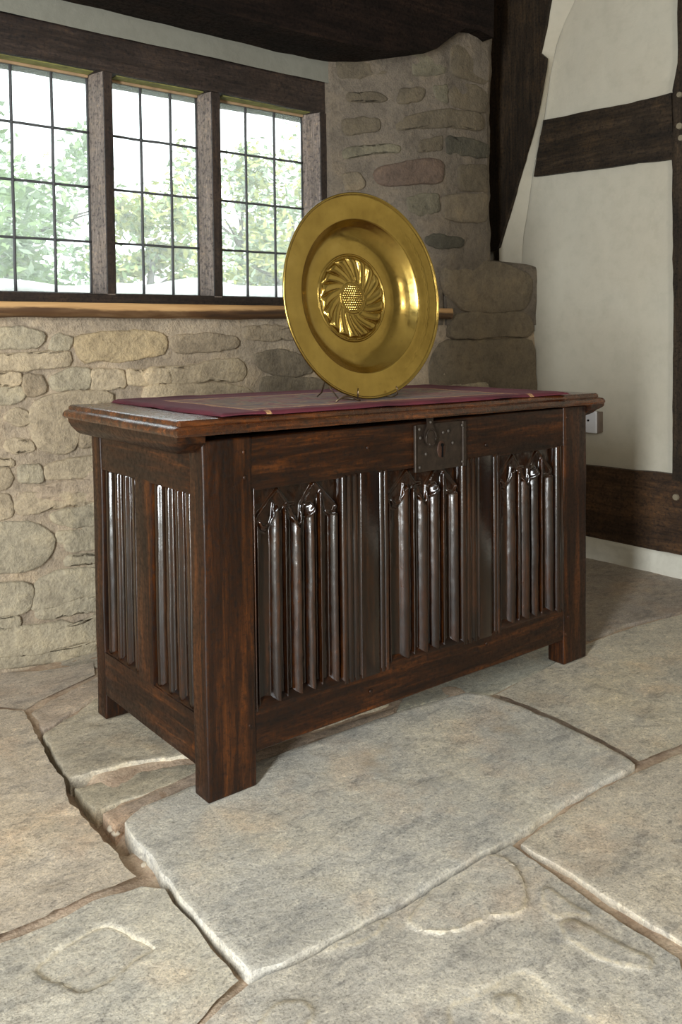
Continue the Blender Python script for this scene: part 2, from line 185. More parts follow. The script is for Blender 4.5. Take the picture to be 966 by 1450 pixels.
# ------------------------------------------------------------------ materials
class G:
    def __init__(s, name):
        s.m = bpy.data.materials.new(name); s.m.use_nodes = True; s.t = s.m.node_tree
        s.b = s.t.nodes['Principled BSDF']; s.out = s.t.nodes['Material Output']
        s.tc = s.t.nodes.new('ShaderNodeTexCoord')
    def n(s, typ, **kw):
        o = s.t.nodes.new('ShaderNode'+typ)
        for k, v in kw.items(): setattr(o, k, v)
        return o
    def l(s, a, b): s.t.links.new(a, b)
    def vec(s, scale=(1,1,1), rot=(0,0,0), src=None):
        mp = s.n('Mapping'); mp.inputs['Scale'].default_value = scale; mp.inputs['Rotation'].default_value = rot
        s.l(src or s.tc.outputs['Object'], mp.inputs['Vector']); return mp.outputs[0]
    def noise(s, vec, scale, detail=5, rough=.55, dist=0.0):
        o = s.n('TexNoise'); o.inputs['Scale'].default_value = scale; o.inputs['Detail'].default_value = detail
        o.inputs['Roughness'].default_value = rough; o.inputs['Distortion'].default_value = dist
        s.l(vec, o.inputs['Vector']); return o.outputs['Fac']
    def vor(s, vec, scale, feature='F1'):
        o = s.n('TexVoronoi', feature=feature); o.inputs['Scale'].default_value = scale; s.l(vec, o.inputs['Vector']); return o
    def ramp(s, fac, stops):
        o = s.n('ValToRGB'); e = o.color_ramp.elements
        while len(e) < len(stops): e.new(.5)
        for k, (p, c) in enumerate(stops):
            e[k].position = p; e[k].color = (*c, 1) if not isinstance(c, (int, float)) else (c, c, c, 1)
        s.l(fac, o.inputs[0]); return o.outputs[0]
    def mix(s, fac, a, b, mode='MIX'):
        o = s.n('Mix', data_type='RGBA', blend_type=mode)
        for k, v in ((0, fac), (6, a), (7, b)):
            if isinstance(v, (int, float)): o.inputs[k].default_value = v
            elif isinstance(v, tuple): o.inputs[k].default_value = (*v, 1)
            else: s.l(v, o.inputs[k])
        return o.outputs[2]
    def math(s, op, a, b=0.0):
        o = s.n('Math', operation=op)
        for k, v in ((0, a), (1, b)):
            if isinstance(v, (int, float)): o.inputs[k].default_value = v
            else: s.l(v, o.inputs[k])
        return o.outputs[0]
    def bump(s, h, strength, dist, prev=None):
        o = s.n('Bump'); o.inputs['Strength'].default_value = strength; o.inputs['Distance'].default_value = dist
        s.l(h, o.inputs['Height'])
        if prev is not None: s.l(prev, o.inputs['Normal'])
        return o.outputs[0]
    def set(s, color=None, rough=None, normal=None, **kw):
        for k, v in (('Base Color', color), ('Roughness', rough), ('Normal', normal)):
            if v is None: continue
            if isinstance(v, (int, float)): s.b.inputs[k].default_value = v
            elif isinstance(v, tuple): s.b.inputs[k].default_value = (*v, 1)
            else: s.l(v, s.b.inputs[k])
        for k, v in kw.items(): s.b.inputs[k.replace('_', ' ')].default_value = v
        return s.m

def stone_mat(name, base, vmul=1.0, strength=.6):
    """stone tinted by the object's own colour, mottled, pitted"""
    g = G(name); v = g.tc.outputs['Object']
    oi = g.n('ObjectInfo').outputs['Color'] if base is None else None
    c0 = oi if oi is not None else base
    n1 = g.noise(v, 7*vmul, 6, .6); n2 = g.noise(v, 38*vmul, 6, .65); n3 = g.noise(v, 150*vmul, 3, .6)
    c = g.mix(.85, c0, g.ramp(n1, [(.28, (.58, .57, .55)), (.5, (.95, .95, .93)), (.72, (1.22, 1.16, 1.04))]), 'MULTIPLY')
    c = g.mix(.75, c, g.ramp(n2, [(.3, (.62, .61, .60)), (.5, (1, 1, 1)), (.7, (1.2, 1.18, 1.12))]), 'MULTIPLY')
    c = g.mix(.5, c, g.ramp(n3, [(.35, (.7, .7, .7)), (.5, (1, 1, 1)), (.65, (1.18, 1.18, 1.18))]), 'MULTIPLY')
    h = g.math('ADD', g.math('MULTIPLY', n2, 1.0), g.math('MULTIPLY', n3, .35))
    b = g.bump(n1, .35, .03); b = g.bump(h, strength, .012, b)
    return g.set(c, .82, b)
M_stone = stone_mat('wall_stone', None)
M_mortar = stone_mat('lime_mortar', (.36, .285, .205), 1.3, .6)
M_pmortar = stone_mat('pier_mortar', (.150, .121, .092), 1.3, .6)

def flag_mat():
    g = G('flagstone'); v = g.tc.outputs['Object']
    oi = g.n('ObjectInfo').outputs['Color']
    big = g.noise(v, 3.2, 5, .6); mid = g.noise(v, 12, 8, .66); fine = g.noise(v, 110, 6, .75); tiny = g.noise(v, 300, 3, .7)
    vs = g.vec((1, 2.2, 1), (0, 0, -.62)); pl = g.noise(vs, 10, 12, .76); patch = g.noise(g.vec((1, 1.5, 1), (0, 0, -.62)), 38, 9, .78)
    c = g.mix(.9, oi, g.ramp(big, [(.30, (.74, .73, .72)), (.5, (1, 1, 1)), (.68, (1.12, 1.07, .97))]), 'MULTIPLY')
    c = g.mix(.62, c, g.ramp(pl, [(.38, (.55, .56, .58)), (.44, (.80, .80, .80)), (.47, (1.0, .99, .97)), (.56, (1.05, 1.03, .99)), (.60, (1.28, 1.25, 1.18))]), 'MULTIPLY')
    c = g.mix(.55, c, g.ramp(patch, [(.40, (.58, .58, .59)), (.45, (.96, .96, .96)), (.56, (1.02, 1.02, 1.01)), (.60, (1.30, 1.28, 1.22))]), 'MULTIPLY')
    c = g.mix(.7, c, g.ramp(fine, [(.34, (.66, .66, .66)), (.5, (1, 1, 1)), (.66, (1.22, 1.21, 1.18))]), 'MULTIPLY')
    c = g.mix(.7, c, g.ramp(tiny, [(.36, (.45, .45, .45)), (.46, (1, 1, 1)), (.56, (1, 1, 1)), (.66, (1.4, 1.4, 1.36))]), 'MULTIPLY')
    pk = g.ramp(g.noise(v, 5.5, 5, .6), [(.52, 0.0), (.66, .5)])
    c = g.mix(pk, c, g.mix(1.0, c, (1.16, .98, .84), 'MULTIPLY'))
    st = g.ramp(g.noise(v, 4.7, 6, .65), [(.60, 0.0), (.76, .55)])
    c = g.mix(st, c, (.44, .31, .18))
    wr = g.n('Attribute', attribute_name='wear').outputs['Fac']
    wr = g.math('MULTIPLY', wr, g.ramp(fine, [(.35, .10), (.6, .65)]))
    c = g.mix(wr, c, (.58, .48, .31))
    lay = g.ramp(pl, [(.40, 0.0), (.415, .3), (.50, .33), (.515, .62), (.60, .66), (.615, 1.0)])
    pit = g.ramp(patch, [(.36, 0.0), (.40, .8), (.58, .85), (.62, 1.0)])
    b = g.bump(mid, .40, .010); b = g.bump(lay, .45, .0022, b); b = g.bump(pit, .40, .0014, b); b = g.bump(fine, .55, .0030, b); b = g.bump(tiny, .35, .0009, b)
    return g.set(c, g.ramp(mid, [(.3, .48), (.7, .72)]), b)
M_flag = flag_mat()
def dirt_mat():
    g = G('joint_dirt'); v = g.tc.outputs['Object']
    n = g.noise(v, 16, 6, .7); f = g.noise(v, 160, 4, .7)
    c = g.ramp(n, [(.3, (.30, .20, .13)), (.5, (.48, .355, .25)), (.7, (.60, .48, .35))])
    c = g.mix(.6, c, g.ramp(f, [(.3, (.5, .5, .5)), (.5, (1, 1, 1)), (.7, (1.3, 1.3, 1.3))]), 'MULTIPLY')
    return g.set(c, .95, g.bump(f, .7, .004))
M_dirt = dirt_mat()

def plaster_mat(name, base, stain, s=1.0):
    g = G(name); v = g.tc.outputs['Object']
    n1 = g.noise(v, 2.2, 5, .6); n2 = g.noise(v, 22*s, 6, .6); n3 = g.noise(v, 120, 3, .6)
    c = g.mix(g.ramp(n1, [(.35, 0.0), (.75, .55)]), base, stain)
    c = g.mix(.5, c, g.ramp(n2, [(.3, (.86, .86, .85)), (.5, (1, 1, 1)), (.7, (1.05, 1.05, 1.05))]), 'MULTIPLY')
    pits = g.ramp(g.vor(v, 30).outputs['Distance'], [(.0, 1.0), (.028, 0.0)])
    c = g.mix(g.math('MULTIPLY', pits, .6), c, (.25, .22, .18))
    b = g.bump(n1, .25, .04); b = g.bump(n2, .22, .008, b); b = g.bump(n3, .12, .002, b)
    return g.set(c, .85, b)
M_plaster = plaster_mat('limewashed_plaster', (.47, .435, .35), (.45, .39, .295))
M_gplaster = plaster_mat('grey_plaster', (.19, .185, .15), (.12, .108, .082), 1.5)
M_plinth = plaster_mat('limewashed_plinth', (.58, .56, .48), (.46, .42, .34), 2)
M_room = plaster_mat('room_plaster', (.34, .32, .27), (.28, .25, .21))

def wood_mat(name, axis, cols, rough=(.30, .5), coat=.0, bump=.35, sc=1.0, spec=.5, blot=.7):
    g = G(name)
    k = {'x': (3.2, 46, 46), 'y': (46, 3.2, 46), 'z': (46, 46, 3.2)}[axis]
    vo = g.tc.outputs['Object']; sv = lambda m, q=1: g.vec(tuple((a*(q if a < 4 else 1))*sc*m for a in k))
    n = g.noise(sv(1), 1.0, 8, .66, .6); n2 = g.noise(sv(6), 1.0, 4, .6); fl = g.noise(sv(5, 3), 1.0, 3, .55)
    bl = g.noise(vo, 9, 6, .66); sp = g.noise(vo, 110, 5, .70)
    c = g.ramp(n, [(.28, cols[0]), (.5, cols[1]), (.72, cols[2])])
    c = g.mix(.7, c, g.ramp(n2, [(.35, (.50, .50, .50)), (.5, (1, 1, 1)), (.66, (1.30, 1.30, 1.30))]), 'MULTIPLY')
    c = g.mix(blot, c, g.ramp(bl, [(.3, (.42, .40, .40)), (.5, (1, 1, 1)), (.7, (1.7, 1.55, 1.3))]), 'MULTIPLY')
    c = g.mix(.75, c, g.ramp(sp, [(.38, (.25, .25, .25)), (.46, (1, 1, 1)), (.58, (1.1, 1.1, 1.05)), (.66, (1.9, 1.7, 1.3))]), 'MULTIPLY')
    c = g.mix(.5, c, g.ramp(fl, [(.36, (.4, .4, .4)), (.44, (1, 1, 1)), (.64, (1, 1, 1)), (.72, (1.8, 1.6, 1.2))]), 'MULTIPLY')
    b = g.bump(bl, .10, .006); b = g.bump(n, bump, .0016, b); b = g.bump(n2, bump*.5, .0005, b); b = g.bump(sp, .12, .0006, b)
    m = g.set(c, g.ramp(sp, [(.35, rough[1]), (.6, rough[0])]), b, Coat_Weight=coat, Coat_Roughness=.16)
    g.b.inputs['Specular IOR Level'].default_value = spec
    return m
OAK = [(.0032, .0011, .0004), (.0185, .0054, .0011), (.072, .0215, .0038)]
M_oak = {a: wood_mat('dark_oak_'+a, a, OAK, (.34, .55), .0, .30, 1.0, .35) for a in 'xyz'}
M_carved = wood_mat('polished_oak', 'z', [(.0028, .0009, .0003), (.012, .0036, .0009), (.042, .0125, .0026)], (.13, .21), .0, .10, 1.0, .62, .6)
M_lid = wood_mat('lid_oak', 'x', [(.007, .0022, .0007), (.050, .0140, .0028), (.15, .043, .0078)], (.24, .40), .3, .4)
DARK = [(.009, .006, .0035), (.025, .016, .0092), (.050, .033, .0195)]
M_beam = {a: wood_mat('hewn_timber_'+a, a, DARK, (.55, .8), 0, .8, .6, .3) for a in 'xyz'}
M_blackbeam = wood_mat('black_beam', 'x', [(.004, .0024, .0018), (.009, .0052, .004), (.018, .010, .007)], (.6, .8), 0, .5, .6, .12)
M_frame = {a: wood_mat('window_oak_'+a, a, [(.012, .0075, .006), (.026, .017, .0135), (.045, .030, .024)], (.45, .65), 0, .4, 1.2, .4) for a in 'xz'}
M_mull = wood_mat('lit_weathered_mullion', 'z', [(.105, .082, .070), (.175, .140, .120), (.24, .195, .170)], (.5, .7), 0, .4, 1.4, .4, .3)  # paler than the frame: window light on the splays put into the colour
def sill_mat():
    g = G('sill_oak'); v = g.vec((1.3, 30, 26)); n = g.noise(v, 1.0, 8, .65, 1.2)
    sx = g.n('SeparateXYZ'); g.l(g.tc.outputs['Object'], sx.inputs[0])
    edge = g.math('ADD', sx.outputs['Z'], g.math('MULTIPLY', g.noise(g.vec((4, 4, 30)), 1.0, 5, .6), .045))
    c = g.ramp(n, [(.28, (.16, .075, .025)), (.45, (.40, .22, .085)), (.7, (.56, .34, .15))])
    waney = g.ramp(edge, [(.8605, 1.0), (.8655, 0.0)])
    dk = g.ramp(n, [(.3, (.022, .012, .007)), (.52, (.085, .040, .015)), (.75, (.22, .13, .06))])
    c = g.mix(waney, c, dk)
    return g.set(c, .55, g.bump(n, .5, .003))
M_sill = sill_mat()
def simple(name, color, rough, metal=0.0, bscale=None, bs=.3, bd=.002, var=.4):
    g = G(name); v = g.tc.outputs['Object']; n = g.noise(v, bscale or 40, 5, .6)
    c = g.mix(var, color, g.ramp(n, [(.3, (.5, .5, .5)), (.5, (1, 1, 1)), (.7, (1.3, 1.3, 1.3))]), 'MULTIPLY')
    return g.set(c, rough, g.bump(n, bs, bd), Metallic=metal)
M_lead = simple('lead_came', (.055, .056, .058), .6, .0, 90)
M_iron = simple('wrought_iron', (.032, .021, .014), .52, .45, 70, .5, .002, .8)
M_nail = simple('nail_iron', (.075, .062, .05), .6, .5, 120)
M_rust = simple('rusty_iron', (.055, .024, .013), .6, .4, 120, .5, .001, .8)
M_bronze = simple('stand_wire', (.20, .14, .09), .30, .9)
M_socket = simple('white_plastic', (.62, .62, .64), .45, 0, 30, .05, .0005, .1)
M_black = simple('dark_slot', (.004, .004, .004), .9)
M_black.node_tree.nodes['Principled BSDF'].inputs['Specular IOR Level'].default_value = .05
M_pebble = simple('pebble', (.55, .47, .36), .85, 0, 120, .5, .002, .6)

def brass_mat():
    g = G('old_brass'); v = g.tc.outputs['Object']
    n = g.noise(v, 14, 5, .6); f = g.noise(v, 95, 4, .65); big = g.noise(v, 5, 3, .5)
    c = g.ramp(n, [(.3, (.36, .245, .064)), (.55, (.47, .33, .090)), (.75, (.53, .385, .12))])
    c = g.mix(g.ramp(f, [(.60, 0.0), (.74, .4)]), c, (.24, .17, .05))
    r = g.ramp(f, [(.3, .17), (.7, .27)])
    b = g.bump(big, .12, .008); b = g.bump(f, .05, .001, b)
    return g.set(c, r, b, Metallic=1.0)
M_brass = brass_mat()
def glass_mat():
    g = G('leaded_glass'); v = g.tc.outputs['Object']
    tr = g.n('BsdfTransparent'); tr.inputs[0].default_value = (.97, .985, .98, 1)
    gl = g.n('BsdfGlossy'); gl.inputs['Roughness'].default_value = .04
    lw = g.n('Fresnel'); lw.inputs[0].default_value = 1.45
    wav = g.bump(g.noise(v, 9, 3, .5), .25, .01); g.l(wav, gl.inputs['Normal'])
    m1 = g.n('MixShader'); g.l(lw.outputs[0], m1.inputs[0]); g.l(tr.outputs[0], m1.inputs[1]); g.l(gl.outputs[0], m1.inputs[2])
    du = g.n('BsdfTranslucent'); du.inputs[0].default_value = (.85, .88, .86, 1)
    dust_haze = g.ramp(g.noise(v, 60, 6, .75), [(.40, .12), (.62, .22), (.75, .36)])  # dust film, thickened to put the window's glare haze into the glass
    m2 = g.n('MixShader'); g.l(dust_haze, m2.inputs[0]); g.l(m1.outputs[0], m2.inputs[1]); g.l(du.outputs[0], m2.inputs[2])
    g.l(m2.outputs[0], g.out.inputs['Surface']); g.t.nodes.remove(g.b)
    return g.m
M_glass = glass_mat()

def cloth_mat():
    g = G('embroidered_velvet'); o = g.tc.outputs['Object']
    sx = g.n('SeparateXYZ'); g.l(o, sx.inputs[0]); X, Y = sx.outputs['X'], sx.outputs['Y']
    wob = g.math('MULTIPLY', g.math('SUBTRACT', g.noise(o, 14, 3, .5), .5), .03)
    x = g.math('ADD', X, wob); y = g.math('ADD', Y, wob)
    inx = g.math('MULTIPLY', g.math('GREATER_THAN', x, .115), g.math('LESS_THAN', x, .80))
    iny = g.math('MULTIPLY', g.math('GREATER_THAN', y, .052), g.math('LESS_THAN', y, .345))
    inside = g.math('MULTIPLY', inx, iny)
    n = g.noise(o, 30, 6, .6); vel = g.noise(o, 9, 4, .6); fib = g.noise(g.vec((1, 1, 1)), 420, 2, .5)
    velvet = g.ramp(vel, [(.3, (.045, .004, .010)), (.55, (.088, .008, .018)), (.75, (.130, .016, .028))])
    mot = g.ramp(g.noise(g.vec((9, 14, 1)), 1.0, 3, .5, 1.6), [(.36, (.16, .18, .19)), (.44, (.30, .27, .19)), (.50, (.40, .34, .20)), (.56, (.30, .10, .11)), (.62, (.38, .28, .22)), (.70, (.13, .16, .18))])
    mot = g.mix(.6, mot, g.ramp(n, [(.3, (.5, .5, .5)), (.5, (1, 1, 1)), (.7, (1.3, 1.3, 1.3))]), 'MULTIPLY')
    mot = g.mix(1.0, mot, (.52, .47, .42), 'MULTIPLY')
    c = g.mix(inside, velvet, mot)
    # rope-stitched border line of the inner panel
    d1 = g.math('ABSOLUTE', g.math('SUBTRACT', y, .345)); d2 = g.math('ABSOLUTE', g.math('SUBTRACT', x, .115)); d3 = g.math('ABSOLUTE', g.math('SUBTRACT', x, .80)); d4 = g.math('ABSOLUTE', g.math('SUBTRACT', y, .052))
    nx = g.math('MULTIPLY', g.math('GREATER_THAN', x, .108), g.math('LESS_THAN', x, .807)); ny = g.math('MULTIPLY', g.math('GREATER_THAN', y, -.2), g.math('LESS_THAN', y, .352))
    ln = g.math('MAXIMUM', g.math('MULTIPLY', g.math('LESS_THAN', g.math('MINIMUM', d1, d4), .006), nx), g.math('MULTIPLY', g.math('LESS_THAN', g.math('MINIMUM', d2, d3), .007), ny))
    dots = g.ramp(g.noise(o, 170, 2, .5), [(.42, 0.0), (.55, 1.0)])
    c = g.mix(g.math('MULTIPLY', ln, g.math('ADD', g.math('MULTIPLY', dots, .5), .4)), c, (.48, .28, .12))
    b = g.bump(n, .35, .003); b = g.bump(fib, .4, .0008, b)
    m = g.set(c, .85, b); g.b.inputs['Sheen Weight'].default_value = .05; g.b.inputs['Sheen Roughness'].default_value = .4
    g.b.inputs['Sheen Tint'].default_value = (.8, .35, .4, 1)
    return m
M_cloth = cloth_mat()

# ------------------------------------------------------------------ the setting: floor
def seg_d(x, y, pts):
    best = 9
    for (ax, ay), (bx, by) in zip(pts, pts[1:]):
        dx, dy = bx-ax, by-ay; t = max(0, min(1, ((x-ax)*dx+(y-ay)*dy)/(dx*dx+dy*dy)))
        best = min(best, (x-ax-t*dx)**2+(y-ay-t*dy)**2)
    return sqrt(best)
def bed(a, b):
    x, y = lerp(-2.7, 1.95, a), lerp(-3.7, 1.0, b)
    z = -.0135+.0045*fbm(x, y, 0, 11)
    z -= .014*math.exp(-((x+.345)**2+(y+.215)**2)/.011)
    if -.5 < x < .3 and -.5 < y < .8:
        z -= .010*math.exp(-(seg_d(x, y, GAP)/.035)**2)+.022*math.exp(-(seg_d(x, y, HOLE)/.016)**2)
    return (x, y, z)
floor = grid('floor', bed, 300, 300, M_dirt)
tag(floor, kind='structure')

def slab(poly, z, tint, flakes=(), step=.013, cell=.0125, rough=1.0, seed=0, thick=.05):
    """a flagstone: jittered outline with a worn arris, flat top with layered relief, sides down to the bed"""
    p = resample(poly, step)
    if area2(p) < 0: p = p[::-1]
    p = [(x+.0030*rough*fbm(x, y, seed+1, 34, 4), y+.0030*rough*fbm(x, y, seed+9, 34, 4)) for x, y in p]
    r1 = offset_in(p, .0010); r2 = offset_in(p, .0036)
    def hgt(x, y):
        h = .0013*fbm(x, y, seed, 5, 4)*rough
        t = fbm(x, y, seed+3.3, 3.5, 5)*1.4
        h += .0013*(rough-.4)*(math.floor(t)+sstep(.44, .56, t-math.floor(t)))
        for a, fp in flakes:
            d = sdist(x, y, fp)
            if d > -.008: h += .75*a*sstep(-.0018, .0018, d)
        return h
    inner = []
    xs = [q[0] for q in r2]; ys = [q[1] for q in r2]
    x = min(xs); row = 0
    rr = random.Random(seed)
    near = []
    for a, fp in flakes:
        rp = smooth_poly(resample(fp, .010), 1); rp = [(u+.003*fbm(u, v, 3, 45, 2), v+.003*fbm(u, v, 8, 45, 2)) for u, v in rp]
        near += offset_in(rp, .0085)+offset_in(rp, .0022)+offset_in(rp, -.0008)+offset_in(rp, -.0050)
    flk = []
    for a, fp in flakes:
        rp = smooth_poly(resample(fp, .010), 1); rp = [(u+.003*fbm(u, v, 3, 45, 2), v+.003*fbm(u, v, 8, 45, 2)) for u, v in rp]
        flk.append((a, rp))
    flakes = flk
    cells = set((int(u//.005), int(v//.005)) for u, v in near)
    while x < max(xs):
        y = min(ys)+(.5*cell if row % 2 else 0)
        while y < max(ys):
            u, v = x+rr.uniform(-.2, .2)*cell, y+rr.uniform(-.2, .2)*cell
            if (int(u//.005), int(v//.005)) not in cells and sdist(u, v, r2) > .35*cell: inner.append((u, v))
            y += cell
        x += cell*.87; row += 1
    inner += [q for q in near if sdist(*q, r2) > .004]
    n = len(r2)
    pts = [Vector(q) for q in r2+inner]
    vo, _, fo, _, _, _ = delaunay_2d_cdt(pts, [(i, (i+1) % n) for i in range(n)], [list(range(n))], 1, 1e-6)
    vs = [(q.x, q.y, z+hgt(q.x, q.y)) for q in vo]
    fs = [tuple(f) for f in fo]
    # find ring vertices again (cdt may reorder)
    idx = {}
    for k, q in enumerate(vo): idx[(round(q.x, 5), round(q.y, 5))] = k
    rs_ = None
    ring0 = [idx.get((round(a, 5), round(b, 5))) for a, b in r2]
    if all(k is not None for k in ring0):
        prev = ring0
        for ring, dz in ((r1, -.0009), (p, -.0026), ([(a, b) for a, b in p], -thick)):
            cur = []
            for (a, b) in ring:
                cur.append(len(vs)); vs.append((a, b, z+dz+(hgt(a, b) if dz > -.02 else 0)))
            for i in range(n):
                j = (i+1) % n; fs.append((prev[i], cur[i], cur[j], prev[j]))
            prev = cur
    o = pyobj('flagstone', vs, fs, M_flag, floor, True, tint)
    at = o.data.attributes.new('wear', 'FLOAT', 'POINT')
    autosmooth(o, 34)
    at = o.data.attributes['wear']; wv = []
    for k, (x, y, zz) in enumerate(vs):
        w = 0.0
        for a, fp in flakes:
            d = sdist(x, y, fp); w = max(w, math.exp(-((d-.0022)/.0022)**2))
        if step < .03:
            d = sdist(x, y, p); w = max(w, .45*math.exp(-(d/.005)**2)*sstep(-.3, .5, nz(x, y, seed, 14)))
        wv.append(w)
    at.data.foreach_set('value', wv)
    return o
FK = {}
for nm, a, q in FLAKES: FK.setdefault(nm, []).append((a, [tuple(v) for v in q]))
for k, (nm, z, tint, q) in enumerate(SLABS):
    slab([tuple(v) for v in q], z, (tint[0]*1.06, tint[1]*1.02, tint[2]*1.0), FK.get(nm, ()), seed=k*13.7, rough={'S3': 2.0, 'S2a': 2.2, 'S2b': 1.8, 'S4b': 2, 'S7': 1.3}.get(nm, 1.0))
# the rest of the room's paving, beyond the frame
fills = []
def row(y0, y1, x0, x1, ws):
    x = x0; k = 0
    while x < x1-.05:
        w = min(ws[k % len(ws)], x1-x); fills.append([(x+.006, y0+.006), (x+w-.006, y0+.006), (x+w-.006, y1-.006), (x+.006, y1-.006)]); x += w; k += 1
row(-1.45, -.94, -1.9, 1.85, [.7, .55, .9, .62]); row(-2.05, -1.45, -2.6, 1.85, [.8, .65, .5, .9]); row(-2.7, -2.05, -2.6, 1.85, [.6, .9, .75]); row(-3.55, -2.7, -2.6, 1.85, [.9, .7, .85])
row(-.94, -.47, 1.26, 1.85, [.6]); row(-1.45, -.72, -2.6, -1.9, [.7]); row(-.72, -.2, -2.6, -.96, [.8, .85]); row(-.2, .3, -2.6, -.63, [.6, .75, .65]); row(.3, .84, -2.6, -.63, [.75, .6, .65])
row(-.94, -.75, -.96, -.51, [.45])
for k, q in enumerate(fills): slab(q, -.008-.004*R.random(), (.50+.04*R.random(), .47+.03*R.random(), .40), seed=300+k*5.1, step=.05, cell=.07)

# ------------------------------------------------------------------ the setting: window wall
XU = [(.97, .91), (1.05, .88), (1.2, .82), (1.35, .79), (1.50, .79), (1.573, .80), (1.608, .82), (1.623, .86), (1.633, .95)]
def surf(X, Z):
    if Z < .86: return .82 if X < 1.39 else .81
    if Z < 1.03 and X > 1.36: return .81
    return lerp(.818, interp(X, XU), sstep(.86, 1.0, Z)) if X < 1.42 else interp(X, XU)
def wnoise(x, z): return .0045*fbm(x, 3, z, 13, 5)+.004*fbm(x*.5, 1, z, 7, 2)
wall_back = grid('wall_back', lambda a, b: (lerp(-2.65, 1.86, a), .8225+wnoise(lerp(-2.65, 1.86, a), lerp(-.03, .84, b)), lerp(-.03, .84, b)), 330, 64, M_mortar)
tag(wall_back, kind='structure')
for nm, bx in (('wall_core', (-2.65, 1.9, .84, 1.25, -.03, .815)), ('wall_core', (-2.65, -.13, .905, 1.25, .815, 2.32)), ('wall_core', (-.13, .999, .93, 1.25, 1.56, 2.32)), ('wall_core', (1.14, 1.9, 1.12, 1.25, .815, 2.32))):
    obj(nm, box_bm(*bx), M_gplaster, wall_back)
# plaster over the window head, running up to the beam
grid('plaster_panel', lambda a, b: (lerp(-2.65, 1.02, a), .905+.006*fbm(lerp(-2.65, 1.02, a), 0, lerp(1.50, 2.3, b), 5, 3), lerp(1.545, 2.3, b)), 90, 30, M_gplaster, wall_back)
# pier beside the window: a plan curve swept up, and the lower ledge beneath it
arc = [(.965, .93)]+XU+[(1.636, 1.13)]
def pier_pt(a, b):
    t = a*(len(arc)-1); i = min(int(t), len(arc)-2); f = t-i
    x = lerp(arc[i][0], arc[i+1][0], f); y = lerp(arc[i][1], arc[i+1][1], f); z = lerp(.80, 1.86, b)
    if y < .835: y = lerp(.835 if x > 1.38 else .818, y, sstep(.88, 1.04, z))
    k = .005*fbm(x, y, z, 10, 4)
    top = sstep(1.45, 1.75, z)*.012
    return (x+k*(1 if x > 1.6 else 0), y-k-top, z)
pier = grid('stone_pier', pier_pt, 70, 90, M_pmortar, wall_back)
led_n = 40
def ledge_pt(a, b):
    x = lerp(1.385, 1.87, a)
    prof = [(0, 0), (.80, .80), (.86, 1.0), (1, 1.0)]
    z = lerp(.80, 1.02, min(1, b/.8)); y = .812
    if b > .8: y = lerp(.812, 1.13, (b-.8)/.2); z = 1.02+.05*(b-.8)/.2
    if b > .7 and b <= .8: y += .004*((b-.7)/.1)
    k = .005*fbm(x, y, z, 10, 4)
    return (x, y-k, z-abs(.02*fbm(x, 0, 4, 6, 2)) if b > .75 else z)
grid('pier_ledge', ledge_pt, 40, 40, M_pmortar, wall_back)
grid('pier_ledge', lambda a, b: (1.388, lerp(.812, 1.0, a), lerp(.80, 1.02, b)), 4, 4, M_pmortar, wall_back)

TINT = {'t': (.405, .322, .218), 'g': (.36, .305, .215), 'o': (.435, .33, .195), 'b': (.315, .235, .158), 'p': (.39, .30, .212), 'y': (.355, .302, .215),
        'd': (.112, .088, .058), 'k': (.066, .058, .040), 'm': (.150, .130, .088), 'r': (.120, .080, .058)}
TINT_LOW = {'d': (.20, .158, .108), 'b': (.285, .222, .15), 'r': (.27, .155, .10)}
def stone(poly, tint, parent, proud, seed, surface=surf):
    per = sum(sqrt((c-a)**2+(d-b)**2) for (a, b), (c, d) in zip(poly, poly[1:]+poly[:1]))
    p = smooth_poly(resample(poly, max(.008, per/34)), 1)
    if area2(p) < 0: p = p[::-1]
    p = offset_in(p, -.0045 if proud > .0053 and poly[0][1] > .86 else -.0075); p = [(x+.0050*fbm(x, z, seed, 30, 3), z+.0045*fbm(x, z, seed+4, 30, 3)) for x, z in p]
    n = len(p); cx = sum(q[0] for q in p)/n; cz = sum(q[1] for q in p)/n
    rings = [(p, -.010), (offset_in(p, .0016), proud*.70), (offset_in(p, .0055), proud*1.0)]
    for f in (.72, .40): rings.append(([(cx+(x-cx)*f, cz+(z-cz)*f) for x, z in p], proud*1.0))
    vs, fs = [], []
    tx, tz = .05*nz(seed, 1, 2), .06*nz(seed, 4, 5)
    for k, (ring, h) in enumerate(rings):
        for x, z in ring:
            hh = h+(0 if k == 0 else .0034*fbm(x, z, seed+2, 20, 4)+.0025*nz(x, z, seed, 9)+tx*(x-cx)+tz*(z-cz))
            vs.append((x, surface(x, z)-hh, z))
    vs.append((cx, surface(cx, cz)-proud*1.08, cz))
    for k in range(len(rings)-1):
        for i in range(n):
            j = (i+1) % n; fs.append((k*n+i, k*n+j, (k+1)*n+j, (k+1)*n+i))
    b = (len(rings)-1)*n
    for i in range(n): fs.append((b+i, b+(i+1) % n, len(vs)-1))
    v = 1+.12*(R.random()-.5)
    return pyobj('stone', vs, fs, M_stone, parent, True, tuple(c*v for c in tint))
for k, (c, q) in enumerate(STONES):
    cx = sum(a for a, b in q)/len(q); cz = sum(b for a, b in q)/len(q)
    upper = cx > .97 and cz > .86
    stone([tuple(v) for v in q], (.165, .130, .088) if (c == 'b' and cx > .97) else TINT_LOW.get(c, TINT[c]) if not upper else TINT[c], pier if upper else wall_back, (.0055 if upper else .0040)+.003*R.random(), k*3.1)
